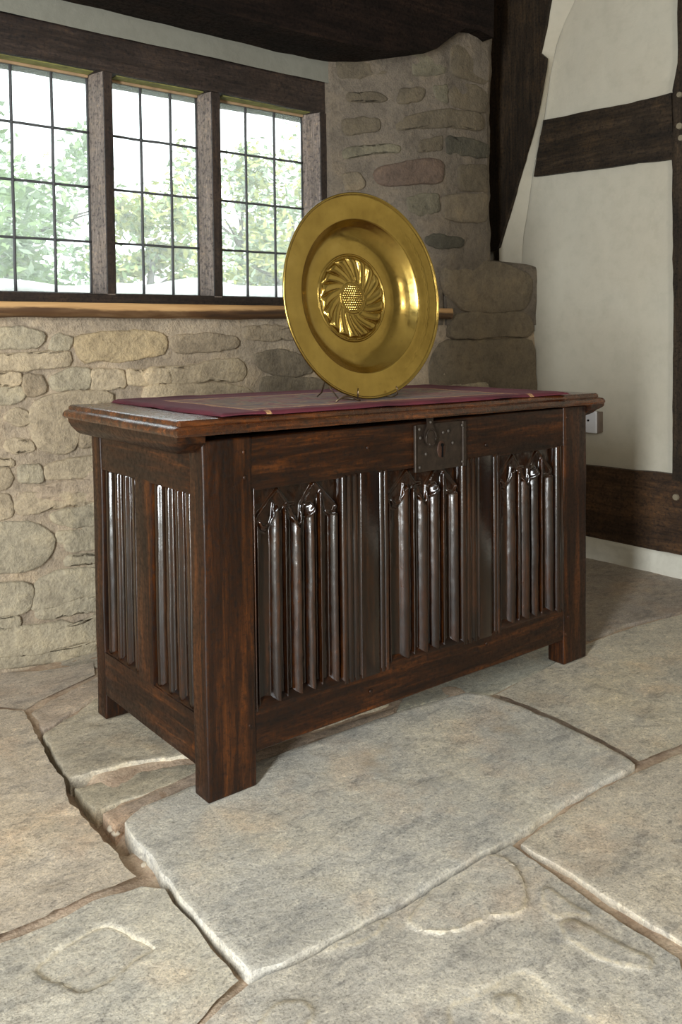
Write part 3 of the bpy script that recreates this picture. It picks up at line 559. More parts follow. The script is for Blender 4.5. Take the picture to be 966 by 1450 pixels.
# courses carried on beyond the frame and behind the chest
def course_fill(x0, x1, z0, z1):
    z = z0; k = 0
    while z < z1-.02:
        h = min(R.uniform(.05, .095), z1-z); x = x0-R.uniform(0, .05)
        while x < x1-.03:
            w = min(R.uniform(.10, .26), x1-x)
            q = [(x+.006, z+.006), (x+w*.5, z+.004), (x+w-.006, z+.007), (x+w-.005, z+h*.5), (x+w-.007, z+h-.007), (x+w*.45, z+h-.004), (x+.007, z+h-.007), (x+.005, z+h*.55)]
            stone(q, TINT[R.choice('ttgypb')], wall_back, .004+.003*R.random(), 700+k*3.3+z*50); x += w; k += 1
        z += h
course_fill(-1.15, -.115, .02, .80)
course_fill(.165, 1.35, .02, .56)
course_fill(1.40, 1.80, .02, .60)

# window
YG, YF = .98, .92
ZB, ZT = .885, 1.450
win = empty('window_1', (0, YG, ZB)); tag(win, kind='structure')
def wp(name, bm, m, parent=None, **kw):
    o = obj(name, bm, m, parent or win, **kw); o.matrix_parent_inverse = Matrix.Translation((0, -YG, -ZB)) if parent is None else Matrix.Identity(4); return o
def wmesh(o): return o
wp('frame_head', plank_bm(-.14, .994, YF, 1.06, 1.455, 1.552, .004, .004, 14, 3), M_frame['x'])
wp('frame_sill', plank_bm(-.14, .994, YF, 1.06, .82, .8845, .004, .002, 10, 5), M_frame['x'])
# jambs and mullions: chamfered sections, narrow to the room
def splay(name, bl, br, fl, fr, m, z0=.88, z1=1.4555):
    poly = [(bl, YG+.005), (br, YG+.005), (br, YG-.006), (fr, YF+.004), (fr-.003, YF), (fl+.003, YF), (fl, YF+.004), (bl, YG-.006)]
    return prism(name, poly, lambda a, b, d: (a, b, d), z0, z1, m, None)
for nm, a in (('mullion', (.229, .284, .2437, .2695)), ('mullion', (.551, .606, .5625, .5915))):
    o = splay(nm, *a, M_mull); o.parent = win; o.matrix_parent_inverse = Matrix.Translation((0, -YG, -ZB))
    # dark strip on the room side, its shade put into the colour
    f = obj('mullion_shade_strip', plank_bm(a[2]+.001, a[3]-.001, YF-.004, YF+.002, .884, 1.4545, .001, .0006, 8, a[0]), M_frame['z'], o)
for nm, a in (('jamb', (.922, 1.02, .946, .994)), ('jamb', (-.14, -.07, -.14, -.084))):
    o = splay(nm, *a, M_mull); o.parent = win; o.matrix_parent_inverse = Matrix.Translation((0, -YG, -ZB))
    f = obj('jamb_shade_strip', plank_bm(a[2]+.001, a[3]-.001, YF-.004, YF+.002, .884, 1.4545, .001, .0008, 8, a[0]), M_frame['z'], o)  # same dark strip on the jamb, room-side shade as colour
# moss-stained soffit fillet under the head
M_moss = simple('mossy_soffit', (.20, .19, .055), .8, 0, 30, .4, .003, .7)
M_fillet = simple('pale_fillet', (.34, .22, .12), .7, 0, 40, .4, .002, .5)
for x0, x1 in ((-.066, .226), (.288, .548), (.610, .919)):
    wp('soffit_board', box_bm(x0, x1, YF+.012, YG-.012, 1.4530, 1.4562, .001), M_moss)
    wp('glazing_fillet', box_bm(x0, x1, YG-.012, YG-.004, 1.4470, 1.4550, .001), M_fillet)
rows_z = [ZB, 1.022, 1.165, 1.307, ZT]
lights = [(-.07, .029, .132, .229), (.284, .377, .467, .551), (.606, .714, .816, .922)]
for xs in lights:
    for i in range(3):
        for j in range(4):
            t = R.uniform(-.012, .012); s = R.uniform(-.012, .012)
            b = box_bm(xs[i]+.001, xs[i+1]-.001, YG-.0013, YG+.0013, rows_z[j]+.001, rows_z[j+1]-.001)
            cx = (xs[i]+xs[i+1])/2; cz = (rows_z[j]+rows_z[j+1])/2
            for v in b.verts: v.co.y += (v.co.x-cx)*t+(v.co.z-cz)*s
            wp('pane', b, M_glass)
    w_ = lambda z, x: .0010*nz(x*3, 5, z*2, 6)
    for i in range(4):
        edge = i in (0, 3); x = xs[i]+(.003 if i == 0 else -.003 if i == 3 else 0)
        wp('lead_came', tube_bm([(x+w_(z, x)*(0 if edge else 1), YG, z) for z in [lerp(ZB-.004, ZT+.004, k/16) for k in range(17)]], .0040 if not edge else .0030, 6), M_lead, smooth=True)
    for j in range(5):
        z = rows_z[j]
        b = tube_bm([(lerp(xs[0], xs[3], k/12), YG-.001, z+.0012*nz(lerp(xs[0], xs[3], k/12), z, 2, 14)) for k in range(13)], .0036, 6)
        if 0 < j < 4:
            for x in xs[1:3]: bmesh.ops.create_icosphere(b, subdivisions=1, radius=.0066, matrix=Matrix.Translation((x, YG-.001, z)))
        wp('lead_came', b, M_lead, smooth=True)
# oak sill board: sawn top arris, waney lower edge
def sill_pt(a, b):
    x = lerp(-1.6, 1.388, a)
    low = .8165+.0045*fbm(x, 1, 0, 5, 4)
    prof = [(.935, .852), (.800, .853), (.788, .8535), (.785, .850), (.7845, .840), (.785+.002*nz(x, 2, 0, 9), .832), (.789+.004*nz(x, 0, 3, 6), lerp(low, .832, .3)), (.797, low), (.815, low+.001), (.84, low+.002)]
    y, z = prof[round(b*9)]
    return (x, y, z+.0008*fbm(x, b, 5, 6, 2))
sill = grid('window_sill', sill_pt, 160, 9, M_sill, win, False); sill.matrix_parent_inverse = Matrix.Translation((0, -YG, -ZB))
autosmooth(sill, 40)
o = obj('sill_end', box_bm(1.3865, 1.3885, .79, .93, .818, .852), M_sill, win); o.matrix_parent_inverse = Matrix.Translation((0, -YG, -ZB))

# ------------------------------------------------------------------ the setting: right wall with its timbers
def rwall(a, b):
    y = lerp(-3.65, 1.2, a); z = lerp(-.03, 2.32, b)
    return (1.85+.006*fbm(2, y, z, 2.5, 4)-.010*sstep(.10, .0, abs(y-.30)-.02)*0, y, z)
wall_right = grid('wall_right', rwall, 150, 80, M_plaster); tag(wall_right, kind='structure')
obj('wall_core', box_bm(1.875, 2.05, -3.65, 1.25, -.03, 2.32), M_plaster, wall_right)
yz = lambda a, b, d: (d, a, b)
def rough_poly(p, step=.03, amp=.002, seed=0): return [(a+amp*fbm(a, b, seed, 25, 3), b+amp*fbm(a, b, seed+5, 25, 3)) for a, b in resample([tuple(q) for q in p], step)]
blade = rough_poly([*BLADE, (1.12, 1.06), (1.12, 2.1), (.64, 2.1)], .03, .003)
o = prism('cruck_blade', blade, yz, 1.79, 1.804, M_beam['z'], wall_right)
prism('blade_core', [(a+.03, b+(.02 if b < 1.2 else 0)) for a, b in [*BLADE, (1.10, 1.09), (1.10, 2.1), (.66, 2.1)]], yz, 1.803, 1.93, M_beam['z'], wall_right)
prism('cross_beam', rough_poly(BEAM, .02, .002, 3), yz, 1.833, 1.93, M_beam['y'], wall_right)
obj('beam_gap_shade', box_bm(1.843, 1.93, .245, .30, 1.316, 1.508), M_blackbeam, wall_right)  # black block behind the beam and post gap, the gap's shade as colour
post = prism('wall_post', rough_poly([(.256, .30), (.254, .8), (.262, 1.31), (.258, 1.42), (.262, 1.52), (.246, 1.60), (.244, 2.3), (.0, 2.3), (.0, .30)], .04, .003, 8), yz, 1.826, 1.95, M_beam['z'], wall_right)
M_peg = simple('peg_end', (.20, .165, .11), .8, 0, 60)
for (y, z, r) in ((.2463, 1.4040, .0105), (.2405, 1.3665, .010), (.2470, 1.500, .009)):
    b = bmesh.new(); bmesh.ops.create_cone(b, cap_ends=True, segments=14, radius1=r, radius2=r*.9, depth=.012, matrix=Matrix.Translation((1.824, y-.012, z)) @ Matrix.Rotation(-pi/2, 4, 'Y'))
    obj('oak_peg', b, M_peg, post)
def rail_pt(p): return p
rail = prism('sill_beam', rough_poly([(1.0, .058), (1.0, .308), (.57, .310), (.40, .313), (.22, .320), (-.5, .322), (-3.6, .32), (-3.6, .066), (-.5, .066), (.22, .066), (.40, .060)], .05, .003, 12), yz, 1.83, 1.95, wood_mat('sill_beam_oak', 'y', [(.016, .0085, .005), (.045, .024, .0125), (.085, .045, .022)], (.45, .65), 0, .7, .6, .4), wall_right)
b = bmesh.new(); bmesh.ops.create_cone(b, cap_ends=True, segments=14, radius1=.011, radius2=.0095, depth=.010, matrix=Matrix.Translation((1.828, .243, .247)) @ Matrix.Rotation(-pi/2, 4, 'Y'))
obj('oak_peg', b, M_peg, rail)
grid('wall_plinth', lambda a, b: (interp(b, [(0, 1.806), (.5, 1.815), (.8, 1.822), (1, 1.86)])+.006*fbm(lerp(-3.6, .85, a), b, 3, 8, 3), lerp(-3.6, .85, a), interp(b, [(0, -.03), (.5, .03), (.8, .062), (1, .068)])), 160, 10, M_plinth, wall_right)
# plaster fillet feathering the blade's edge into the wall
FIL = [tuple(q) for q in FILLET]; BLR = [tuple(q) for q in BLADE]
def at_z(p, z): return interp(z, sorted((b, a) for a, b in p))
def fillet(a, b):
    z = lerp(1.015, 2.1, b)
    ye = at_z(BLR, max(z, 1.09)); yf = at_z(FIL, z)
    if z > 1.92: ye = .70; yf = .63
    ye += .008; t = a
    x = lerp(1.803, 1.846, t)
    return (x+.002*fbm(0, a, z, 12, 2), lerp(ye, yf, t), z)
grid('plaster_fillet', fillet, 8, 60, M_plaster, wall_right)

# left wall, front wall, ceiling (behind and beside the camera)
wl = obj('wall_left', box_bm(-2.75, -2.62, -3.75, 1.2, -.03, 2.32), M_room); tag(wl, kind='structure')
wf = obj('wall_front', box_bm(-2.75, 2.05, -3.85, -3.65, -.03, 2.32), M_room); tag(wf, kind='structure')
ce = obj('ceiling', box_bm(-2.75, 2.05, -3.85, 1.25, 2.30, 2.40), M_room); tag(ce, kind='structure')
bp = [(-2.6, 1.603), (-1.0, 1.604), (.30, 1.605), (.90, 1.606), (1.05, 1.615), (1.14, 1.635), (1.20, 1.645), (1.27, 1.665), (1.34, 1.715), (1.40, 1.752), (1.46, 1.762), (1.535, 1.75), (1.54, 1.95), (1.54, 2.1), (-2.6, 2.1)]
prism('ceiling_beam', [(a, b+.003*fbm(a, 0, 2, 9, 3)) for a, b in resample(bp, .06)], lambda a, b, d: (a, d, b), .735, 1.2, M_blackbeam, ce)
for k, x in enumerate((-1.9, -.9)):
    obj('ceiling_joist', plank_bm(x, x+.14, -3.6, .72, 2.12, 2.31, .01, .004, 10, k), M_beam['y'], ce)
# reveal plaster between beam end and blade
grid('plaster_strip', lambda a, b: (lerp(1.525, 1.82, a), lerp(.80, 1.06, a)+.006*fbm(a, b, 1, 6, 3), lerp(1.70, 2.32, b)), 10, 30, simple('pink_plaster', (.33, .26, .21), .9, 0, 25, .5, .004, .5), wall_back)

# wall socket behind the chest
so = empty('wall_socket', (1.846, .60, .463)); tag(so, 'white plastic wall socket on the plaster, half hidden by the right end of the chest', 'socket')
def child(root, o): o.parent = root; o.matrix_parent_inverse = root.matrix_world.inverted() if False else Matrix.Translation(-root.location); return o
child(so, obj('back_box', box_bm(1.828, 1.852, .528, .672, .427, .499, .003, 2), simple('box_edge', (.16, .12, .09), .6)))
child(so, obj('face_plate', box_bm(1.821, 1.829, .534, .670, .425, .501, .004, 2), M_socket))
b = bmesh.new(); bmesh.ops.create_cone(b, cap_ends=True, segments=12, radius1=.0035, radius2=.0035, depth=.003, matrix=Matrix.Translation((1.8205, .566, .468)) @ Matrix.Rotation(pi/2, 4, 'Y'))
child(so, obj('screw', b, M_black))

# ------------------------------------------------------------------ the chest
CW, CD, CH = 1.024, .451, .600
chest = empty('oak_chest', (0, 0, 0))
tag(chest, 'dark oak panelled chest with carved linenfold front standing on the flagstones', 'chest')
# corner stiles run down as the feet
for nm, x0, x1, y0, y1, s in (('corner_stile', 0, .0945, 0, .046, 1), ('corner_stile', .938, CW, 0, .046, 2), ('corner_stile', 0, .085, .410, CD, 3), ('corner_stile', .939, CW, .410, CD, 4)):
    autosmooth(obj(nm, plank_bm(x0, x1, y0, y1, 0, CH, .0042, .0016, 14, s*3.1), M_oak['z'], chest))
# front rails; the bottom one chamfered below the panels
def rail_x(name, x0, x1, z0, z1, y0, y1, cham=0.0, seed=0, parent=chest, low=False):
    b = bmesh.new(); n = 28; rings = []
    for k in range(n+1):
        x = lerp(x0, x1, k/n); w = .0012*nz(x, seed, 1, 8)
        prof = [(y1, z0), (y0+.002, z0), (y0, z0+.002), (y0, z1-.002), (y0+.002, z1), (y1, z1+cham*.9)] if not low else [(y1, z0), (y0+.002, z0-.0), (y0, z0+.003), (y0, z1-.002), (y0+.0016, z1), (y1, z1)]
        rings.append([b.verts.new((x, y+w, z+.0012*nz(x, z*3, seed, 7))) for y, z in prof])
    m = len(rings[0])
    for A, B in zip(rings, rings[1:]):
        for k in range(m): b.faces.new((A[k], A[(k+1) % m], B[(k+1) % m], B[k]))
    b.faces.new(rings[0]); b.faces.new(rings[-1])
    return autosmooth(obj(name, b, M_oak['x'], parent))
rail_x('top_rail', .0935, .939, .5075, .598, .0015, .034, seed=2, low=True)
rail_x('bottom_rail', .0935, .939, .0575, .1325, .0015, .030, .020, seed=5)
# muntins with run mouldings: list of (x, depth) across the section
def muntin(name, prof, z0, z1, parent=chest, yb=.03, ax='x', off=0.0):
    b = bmesh.new(); n = 12; rings = []
    for k in range(n+1):
        z = lerp(z0, z1, k/n)
        rings.append([b.verts.new(((x, y+.0006*nz(x*9, z, 1, 9), z) if ax == 'x' else (y+.0006*nz(x*9, z, 1, 9)+off, x, z))) for x, y in prof])
    m = len(prof)
    for A, B in zip(rings, rings[1:]):
        for k in range(m-1): b.faces.new((A[k], A[k+1], B[k+1], B[k]))
        b.faces.new((A[m-1], A[0], B[0], B[m-1]))
    b.faces.new(rings[0]); b.faces.new(rings[-1])
    return autosmooth(obj(name, b, M_carved, parent), 50)
def beads(x0, x1, n, amp=.004, base=.004):
    out = []; w = (x1-x0)/n
    for i in range(n):
        for k in range(7):
            t = k/6; out.append((x0+w*(i+t*.98), base-amp*sin(pi*t)**.7))
    return out
m1 = [(.286, .03), (.286, .012)]+beads(.289, .329, 3)+[(.331, .0035), (.333, .001), (.376, .001), (.379, .004)]+beads(.381, .403, 2)+[(.405, .012), (.405, .03)]
m2 = [(.602, .03), (.602, .012)]+beads(.605, .650, 3)+[(.652, .0035), (.654, .001), (.697, .001), (.700, .004)]+beads(.702, .721, 2)+[(.724, .012), (.724, .03)]
muntin('muntin', m1, .125, .512); muntin('muntin', m2, .125, .512)
mr = [(.912, .03), (.912, .012)]+beads(.915, .931, 1, .005)+[(.933, .0035), (.935, .001), (.9405, .001), (.9405, .03)]
muntin('edge_moulding', mr, .128, .511)
ml = [(.093, .03), (.093, .001), (.0945, .001), (.096, .004)]+beads(.0965, .101, 1, .003)+[(.1025, .012), (.1025, .03)]
muntin('edge_moulding', ml, .128, .511)
# linenfold
ROLLS = [(.185, .262), (.432, .512), (.596, .668), (.885, .955)]
BEADS = [(.035, .013), (.352, .014), (.765, .014)]
def fold(u):
    h = .10+.06*sin(u*40)
    for a, c in ROLLS:
        if a < u <= c: h = max(h, .10+.90*sin(pi/2*(u-a)/(c-a))**.9)
        elif c < u < c+.016: h = max(h, .10+.90*(1-((u-c)/.016)**1.5))
    for c, w in BEADS:
        q = (u-c)/w
        if abs(q) < 1: h = max(h, .12+.72*sqrt(1-q*q))
    return h
GA = [(0, .845), (.28, .965), (.44, .86), (.515, .80), (.545, .86), (.70, .985), (.965, .86), (1, .84)]
EN = [(0, .835), (.06, .83), (.10, .80), (.15, .79), (.19, .815), (.215, .88), (.26, .905), (.30, .88), (.33, .88), (.37, .885), (.43, .845), (.515, .785), (.57, .83), (.60, .875), (.65, .885), (.69, .87), (.73, .92), (.77, .945), (.80, .905), (.83, .85), (.88, .82), (.93, .835), (1, .82)]
LINES = [[(a*.187, b*.384) for a, b in q] for q in (
    [(.0, .845), (.28, .975), (.42, .885), (.515, .80)], [(.535, .80), (.54, .885), (.70, .985), (.965, .86)],
    [(.07, .838), (.10, .818), (.135, .810), (.18, .820), (.21, .855), (.222, .915)], [(.34, .875), (.352, .890), (.39, .898), (.47, .894)], [(.385, .858), (.505, .802)],
    [(.525, .80), (.66, .850), (.682, .872), (.65, .886), (.565, .888)], [(.84, .836), (.88, .825), (.92, .828), (.955, .855)])]
def linen(u, v, amp):
    h = fold(u)
    e = interp(u, EN); g = interp(u, GA)
    k = sstep(e+.005, e-.010, v)
    flat = .42 if v < g else .20
    ln = 0.0
    if v > .77:
        best = 9
        for pl in LINES:
            best = min(best, seg_d(u*.187, v*.384, pl))
        ln = .34*math.exp(-(best/.0017)**2)
    return amp*max(lerp(flat, h, k)+ln, 0)
def linen_panel(name, x0, x1, z0, z1, y0, amp, nx=190, nzv=200, seed=0, plain=None, ax='x', parent=chest):
    def fn(a, b):
        x = lerp(x0, x1, a); z = lerp(z0, z1, b)
        if plain is None: h = linen(a, b, amp)
        else:
            t = sstep(0, .015, b)*sstep(1, .985, b); h = amp*lerp(.25, ease(a, plain), t)
        h += .0006*fbm(x*2, seed, z, 26, 3)*(1 if plain is None else .8)+.0007*nz(x, z*.6, seed, 12)
        return (x, y0-h, z) if ax == 'x' else (y0-h, x, z)
    o = grid(name, fn, nx, nzv, M_carved, parent, True)
    return o
linen_panel('linenfold_panel', .101, .288, .128, .512, .019, .0155, seed=1)
linen_panel('linenfold_panel', .403, .604, .128, .512, .019, .0155, seed=5)
linen_panel('linenfold_panel', .722, .914, .128, .512, .019, .0155, seed=9)
# left and right ends: rails, muntin, plain linenfold panels
PL = [(0, .1), (.05, .12), (.10, .95), (.14, .95), (.20, .2), (.27, .2), (.32, .7), (.38, .95), (.42, 1.0), (.445, .15), (.50, .15), (.55, .6), (.62, .95), (.66, 1.0), (.685, .15), (.73, .15), (.78, .6), (.86, .95), (.91, 1.0), (.94, .2), (1, .1)]
def end(sgn):
    X0 = 0 if sgn < 0 else CW
    def bx(name, y0, y1, z0, z1, m, d=.028, s=0):
        a, b = (X0+.0015, X0+d) if sgn < 0 else (X0-d, X0-.0015)
        return autosmooth(obj(name, plank_bm(a, b, y0, y1, z0, z1, .002, .0012, 8, s), M_oak[m], chest))
    bx('end_top_rail', .045, .411, .507, .598, 'y', s=11+sgn); bx('end_bottom_rail', .045, .411, .050, .138, 'y', s=17+sgn)
    bx('end_muntin', .196, .258, .13, .512, 'z', s=23+sgn)
    for y0, y1, s in ((.044, .200, 3), (.254, .412, 6)):
        if sgn < 0: linen_panel('end_panel', y1, y0, .135, .512, .0165, .0125, 90, 70, seed=s+30, plain=PL, ax='y')
        else: obj('end_panel', box_bm(X0-.020, X0-.014, y0, y1, .13, .512), M_oak['z'], chest)
    # sloping chamfer board under the end panels
    b = bmesh.new()
    a0, a1 = (X0+.0025, X0+.019) if sgn < 0 else (X0-.0025, X0-.019)
    for y0, y1 in ((.0455, .1965), (.2575, .4105)):
        vs = [b.verts.new(v) for v in ((a0, y0, .137), (a0, y1, .137), (a1, y1, .152), (a1, y0, .152), (a1, y0, .13), (a1, y1, .13))]
        b.faces.new(vs[:4]); b.faces.new((vs[0], vs[3], vs[4])); b.faces.new((vs[1], vs[5], vs[2]))
    obj('end_chamfer', b, M_oak['y'], chest)
end(-1); end(1)
obj('back_panel', box_bm(.08, .945, .425, .445, .06, .598), M_oak['x'], chest)
obj('bottom_board', box_bm(.02, 1.0, .03, .43, .085, .100), M_oak['x'], chest)
# pegs of the joints
for (x, z) in ((.079, .575), (.080, .532), (.083, .108), (.950, .575), (.952, .525), (.955, .110), (.945, .072), (.350, .558), (.676, .535), (.675, .112), (.352, .095)):
    b = bmesh.new(); bmesh.ops.create_uvsphere(b, u_segments=8, v_segments=5, radius=.0042, matrix=Matrix.Translation((x, .0005, z)) @ Matrix.Diagonal((1, .5, 1, 1)))
    obj('peg', b, M_oak['z'], chest, True)
# lid: moulded board, with a batten under each end
def lz(x): return -.010*(x+.06)/1.114
lx0, lx1, ly0, ly1 = -.060, 1.054, -.030, .448
def lid():
    prof = [(.016, .0), (.003, .001), (.0, .005), (.0005, .010), (.004, .0145), (.0095, .0165), (.0115, .0175), (.012, .0225), (.015, .0255), (.020, .0262), (.05, .0266), (.12, .0266)]
    def outline(d):
        a, b, c, e = lx0+d, lx1-d, ly0+d, ly1-d*.3
        N, Mv = 60, 28; o = []
        for k in range(N): o.append((lerp(a, b, k/N), c))
        for k in range(Mv): o.append((b, lerp(c, e, k/Mv)))
        for k in range(N): o.append((lerp(b, a, k/N), e))
        for k in range(Mv): o.append((a, lerp(e, c, k/Mv)))
        return o
    bm = bmesh.new(); rings = []
    for d, h in prof:
        ring = []
        for x, y in outline(d):
            w = .0016*fbm(x, y, 0, 12, 3)+.0010*nz(x, y, 7, 40)
            ring.append(bm.verts.new((x+w*(1 if y > -.02 else .2), y+w, .611+h+lz(x)+.0008*nz(x, y, 3, 14))))
        rings.append(ring)
    n = len(rings[0])
    for A, B in zip(rings, rings[1:]):
        for k in range(n): bm.faces.new((A[k], A[(k+1) % n], B[(k+1) % n], B[k]))
    bm.faces.new(rings[0]); bm.faces.new(rings[-1])
    return autosmooth(obj('lid', bm, M_lid, chest), 42)
lid()
def batten(sgn):
    X = 0 if sgn < 0 else CW
    sec = [(-.001, .612), (-.052, .611), (-.051, .604), (-.046, .595), (-.034, .582), (-.028, .5785), (-.001, .5785)]
    b = bmesh.new(); rings = []
    ys = [-.012, -.006, .004, .03]+[lerp(.06, .44, k/10) for k in range(11)]
    for y in ys:
        k = sstep(-.014, .022, y)
        rings.append([b.verts.new(((X+dx) if sgn < 0 else X-dx, y, (lerp(.606, z, .25+.75*k) if z < .606 else z)+(lz(-.05) if sgn < 0 else lz(1.04))*(1 if sgn > 0 else 0)+.0008*nz(y, z, 4, 20))) for dx, z in sec])
    m = len(sec)
    for A, B in zip(rings, rings[1:]):
        for k in range(m): b.faces.new((A[k], A[(k+1) % m], B[(k+1) % m], B[k]))
    b.faces.new(rings[0]); b.faces.new(rings[-1])
    return autosmooth(obj('lid_batten', b, M_oak['y'], chest), 40)
batten(-1); batten(1)
# iron lock plate with nails, keyhole scutcheon and hasp
b = bmesh.new(); n = 14
def lp(a, c): x = lerp(.468, .610, a); z = lerp(.4985, .592, c); return (x, -.0022-.0012*nz(x, z, 2, 30)-.0007*nz(x, z, 5, 70)+.002*(abs(a-.5)*2)**8, z)
lock = grid('lock_plate', lp, 24, 16, M_iron, chest, True)
for x0, x1 in ((.4665, .4715), (.600, .6105)): obj('plate_strip', box_bm(x0, x1, -.0052, .001, .4985, .592, .0012), M_iron, lock)
for x, z in ((.480, .583), (.480, .508), (.600, .583), (.600, .508), (.497, .533), (.572, .549), (.560, .574), (.482, .566), (.545, .572), (.500, .575)):
    q = bmesh.new(); bmesh.ops.create_uvsphere(q, u_segments=10, v_segments=6, radius=.0034, matrix=Matrix.Translation((x, -.0034, z)) @ Matrix.Diagonal((1, .7, 1, 1)))
    obj('nail', q, M_nail, lock, True)
q = bmesh.new(); bmesh.ops.create_uvsphere(q, u_segments=16, v_segments=8, radius=.012, matrix=Matrix.Translation((.5405, -.0022, .5385)) @ Matrix.Diagonal((1, .22, 1.5, 1)))
esc = obj('keyhole_scutcheon', q, M_rust, lock, True)
key = box_bm(.5392, .5424, -.0062, -.0042, .523, .549)
bmesh.ops.create_cone(key, cap_ends=True, segments=12, radius1=.0036, radius2=.0036, depth=.002, matrix=Matrix.Translation((.5405, -.0055, .5475)) @ Matrix.Rotation(pi/2, 4, 'X'))
obj('keyhole', key, M_black, lock)
# hasp: strap from the lid ending in a flat leaf
hp = [(-.011, .612), (-.010, .602), (-.008, .590), (-.014, .582), (-.018, .574), (-.018, .566), (-.015, .557), (-.008, .549), (0, .546)]
hpoly = hp+[(-a, z) for a, z in hp[::-1][1:]]
hb = bmesh.new()
def hy(z): return -.0060 if z > .58 else lerp(-.0060, -.0085, (.58-z)/.034)
fr = [hb.verts.new((.504+a*.85, hy(z)-.003, z)) for a, z in hpoly]; bk = [hb.verts.new((.504+a*.85, hy(z), z)) for a, z in hpoly]
hb.faces.new(fr); hb.faces.new(bk)
for k in range(len(fr)): hb.faces.new((fr[k], fr[(k+1) % len(fr)], bk[(k+1) % len(fr)], bk[k]))
hasp = obj('hasp', hb, M_iron, chest)
obj('hasp_rim', tube_bm([(.504+.0135*cos(t), -.0108, .5655+.0165*sin(t)) for t in [2*pi*k/20 for k in range(21)]], .0016, 6), M_iron, hasp, True)
for x, z in ((.504, .596), (.500, .552)):
    q = bmesh.new(); bmesh.ops.create_uvsphere(q, u_segments=8, v_segments=6, radius=.003, matrix=Matrix.Translation((x, -.0095, z)))
    obj('hasp_rivet', q, M_nail, hasp, True)

# ------------------------------------------------------------------ cloth, dish and its stand
def lid_top(x): return .6376+lz(x)
cx0, cx1, cy0, cy1 = .026, .926, -.018, .440
def cloth():
    NX, NY = 150, 74
    def edge_in(a, b):
        x = lerp(cx0, cx1, a); y = lerp(cy0, cy1, b)
        x += .010*(1-a)*(b-.0)+.006*nz(3, y, 1, 9)*(1-2*a); y += .006*nz(x, 1, 4, 6)*(1-b)-.010*sstep(.9, 1, a)*(1-b)
        return x, y
    top, bot = [], []
    for j in range(NY+1):
        for i in range(NX+1):
            a, b = i/NX, j/NY; x, y = edge_in(a, b)
            d = min(a*.9, (1-a)*.9, b*.46, (1-b)*.46)
            rim = sstep(0, .010, d)
            e = math.exp(-(d/.016)**2)
            wav = .0018*fbm(x, y, 1, 9, 3)*(.4+e)+.0026*e*max(0, nz(x*.7, y, 6, 11))
            zt = lid_top(x)+.0012+.0040*rim+abs(wav)*rim+.0036*e*rim
            zb = lid_top(x)+.0006+max(0, .004*e*nz(x, y*2, 9, 8))
            top.append((x, y, max(zt, zb+.001))); bot.append((x, y, zb))
    W = NX+1; vs = top+bot; off = len(top); fs = []
    for j in range(NY):
        for i in range(NX):
            q = (j*W+i, j*W+i+1, (j+1)*W+i+1, (j+1)*W+i); fs.append(q); fs.append(tuple(off+k for k in q[::-1]))
    for i in range(NX):
        fs.append((i, off+i, off+i+1, i+1)); k = NY*W+i; fs.append((k, k+1, off+k+1, off+k))
    for j in range(NY):
        k = j*W; fs.append((k, k+W, off+k+W, off+k)); k = j*W+NX; fs.append((k, off+k, off+k+W, k+W))
    o = pyobj('embroidered_cloth', vs, fs, M_cloth, None, True)
    return tag(o, 'burgundy velvet cloth with embroidered centre lying on the chest lid', 'cloth')
cloth()
# dish: front relief as a height over the radius and angle, shell thickness behind
DR = .2076; lean = math.radians(4.6)
dish = empty('brass_dish', (.437, .095, .6405)); dish.rotation_euler = (0, 0, .022)
tag(dish, 'large round brass dish with spiral gadrooned centre propped upright on the cloth', 'dish')
def relief(r, t):
    """depth towards the back (metres) of the front surface at radius fraction r, angle t"""
    d = interp(r, [(0, .0350), (.43, .0350), (.50, .0343), (.56, .0318), (.61, .0275), (.65, .0222), (.69, .0152), (.72, .0083), (.74, .0036), (.752, .0013), (.77, 0), (1, -.010)])
    d -= .0012*math.exp(-((r-.755)/.010)**2)                 # roll at the edge of the well
    d -= .0024*math.exp(-((r-.425)/.009)**2)                 # wire ring round the centre
    d += .0010*math.exp(-((r-.405)/.008)**2)
    if .15 < r < .40:
        s = (r-.15)/.25
        tw = t+.55*(1-s)**1.5
        ph = (tw*18/(2*pi)) % 1.0-.5
        lob = max(0.0, 1-(2*ph)**2)**.72
        rad = sstep(0, .15, s)*sqrt(max(0, 1-(max(0, s-.74)/.25)**2)) if s < .99 else 0
        d -= .0098*lob*rad*(.16+.84*s**1.6)
    if r < .15:
        d -= .0035*(1-(r/.15)**2)+.0005
        x, y = r*cos(t)*1.0, r*sin(t)
        if r < .128:
            gx, gy = x/.0265, y/.0230; iy = round(gy); gx2 = gx-(.5 if iy % 2 else 0); ix = round(gx2)
            q = sqrt((gx2-ix)**2+((gy-iy)*.87)**2)
            d -= .0022*max(0, 1-(q/.45)**2)
    d -= .0022*math.exp(-((r-.150)/.008)**2)
    d -= .0028*math.exp(-((r-.988)/.010)**2)                 # turned rim
    # punched border of little crescents on the flat rim
    if .80 < r < .96:
        k = (t*64/(2*pi)) % 1.0-.5; q = sqrt((k*1.05)**2+((r-.865)/.030)**2)
        d += .00025*math.exp(-((q-.38)/.10)**2)
        k2 = (t*110/(2*pi)) % 1.0-.5; d += .00045*math.exp(-((k2/.2)**2+((r-.965)/.008)**2))
    d += .0009*fbm(r*cos(t), r*sin(t), 2, 2.2, 3)*sstep(.45, .6, r)
    return d
rs = sorted(set([k/44*.15 for k in range(1, 22)]+[.0735+k*.0045 for k in range(17)]+[.15+k*.0052 for k in range(50)]+[.41+k*.004 for k in range(12)]+[.46+k*.016 for k in range(12)]+[.66+k*.007 for k in range(18)]+[.79+k*.007 for k in range(30)]+[.996, 1.0]))
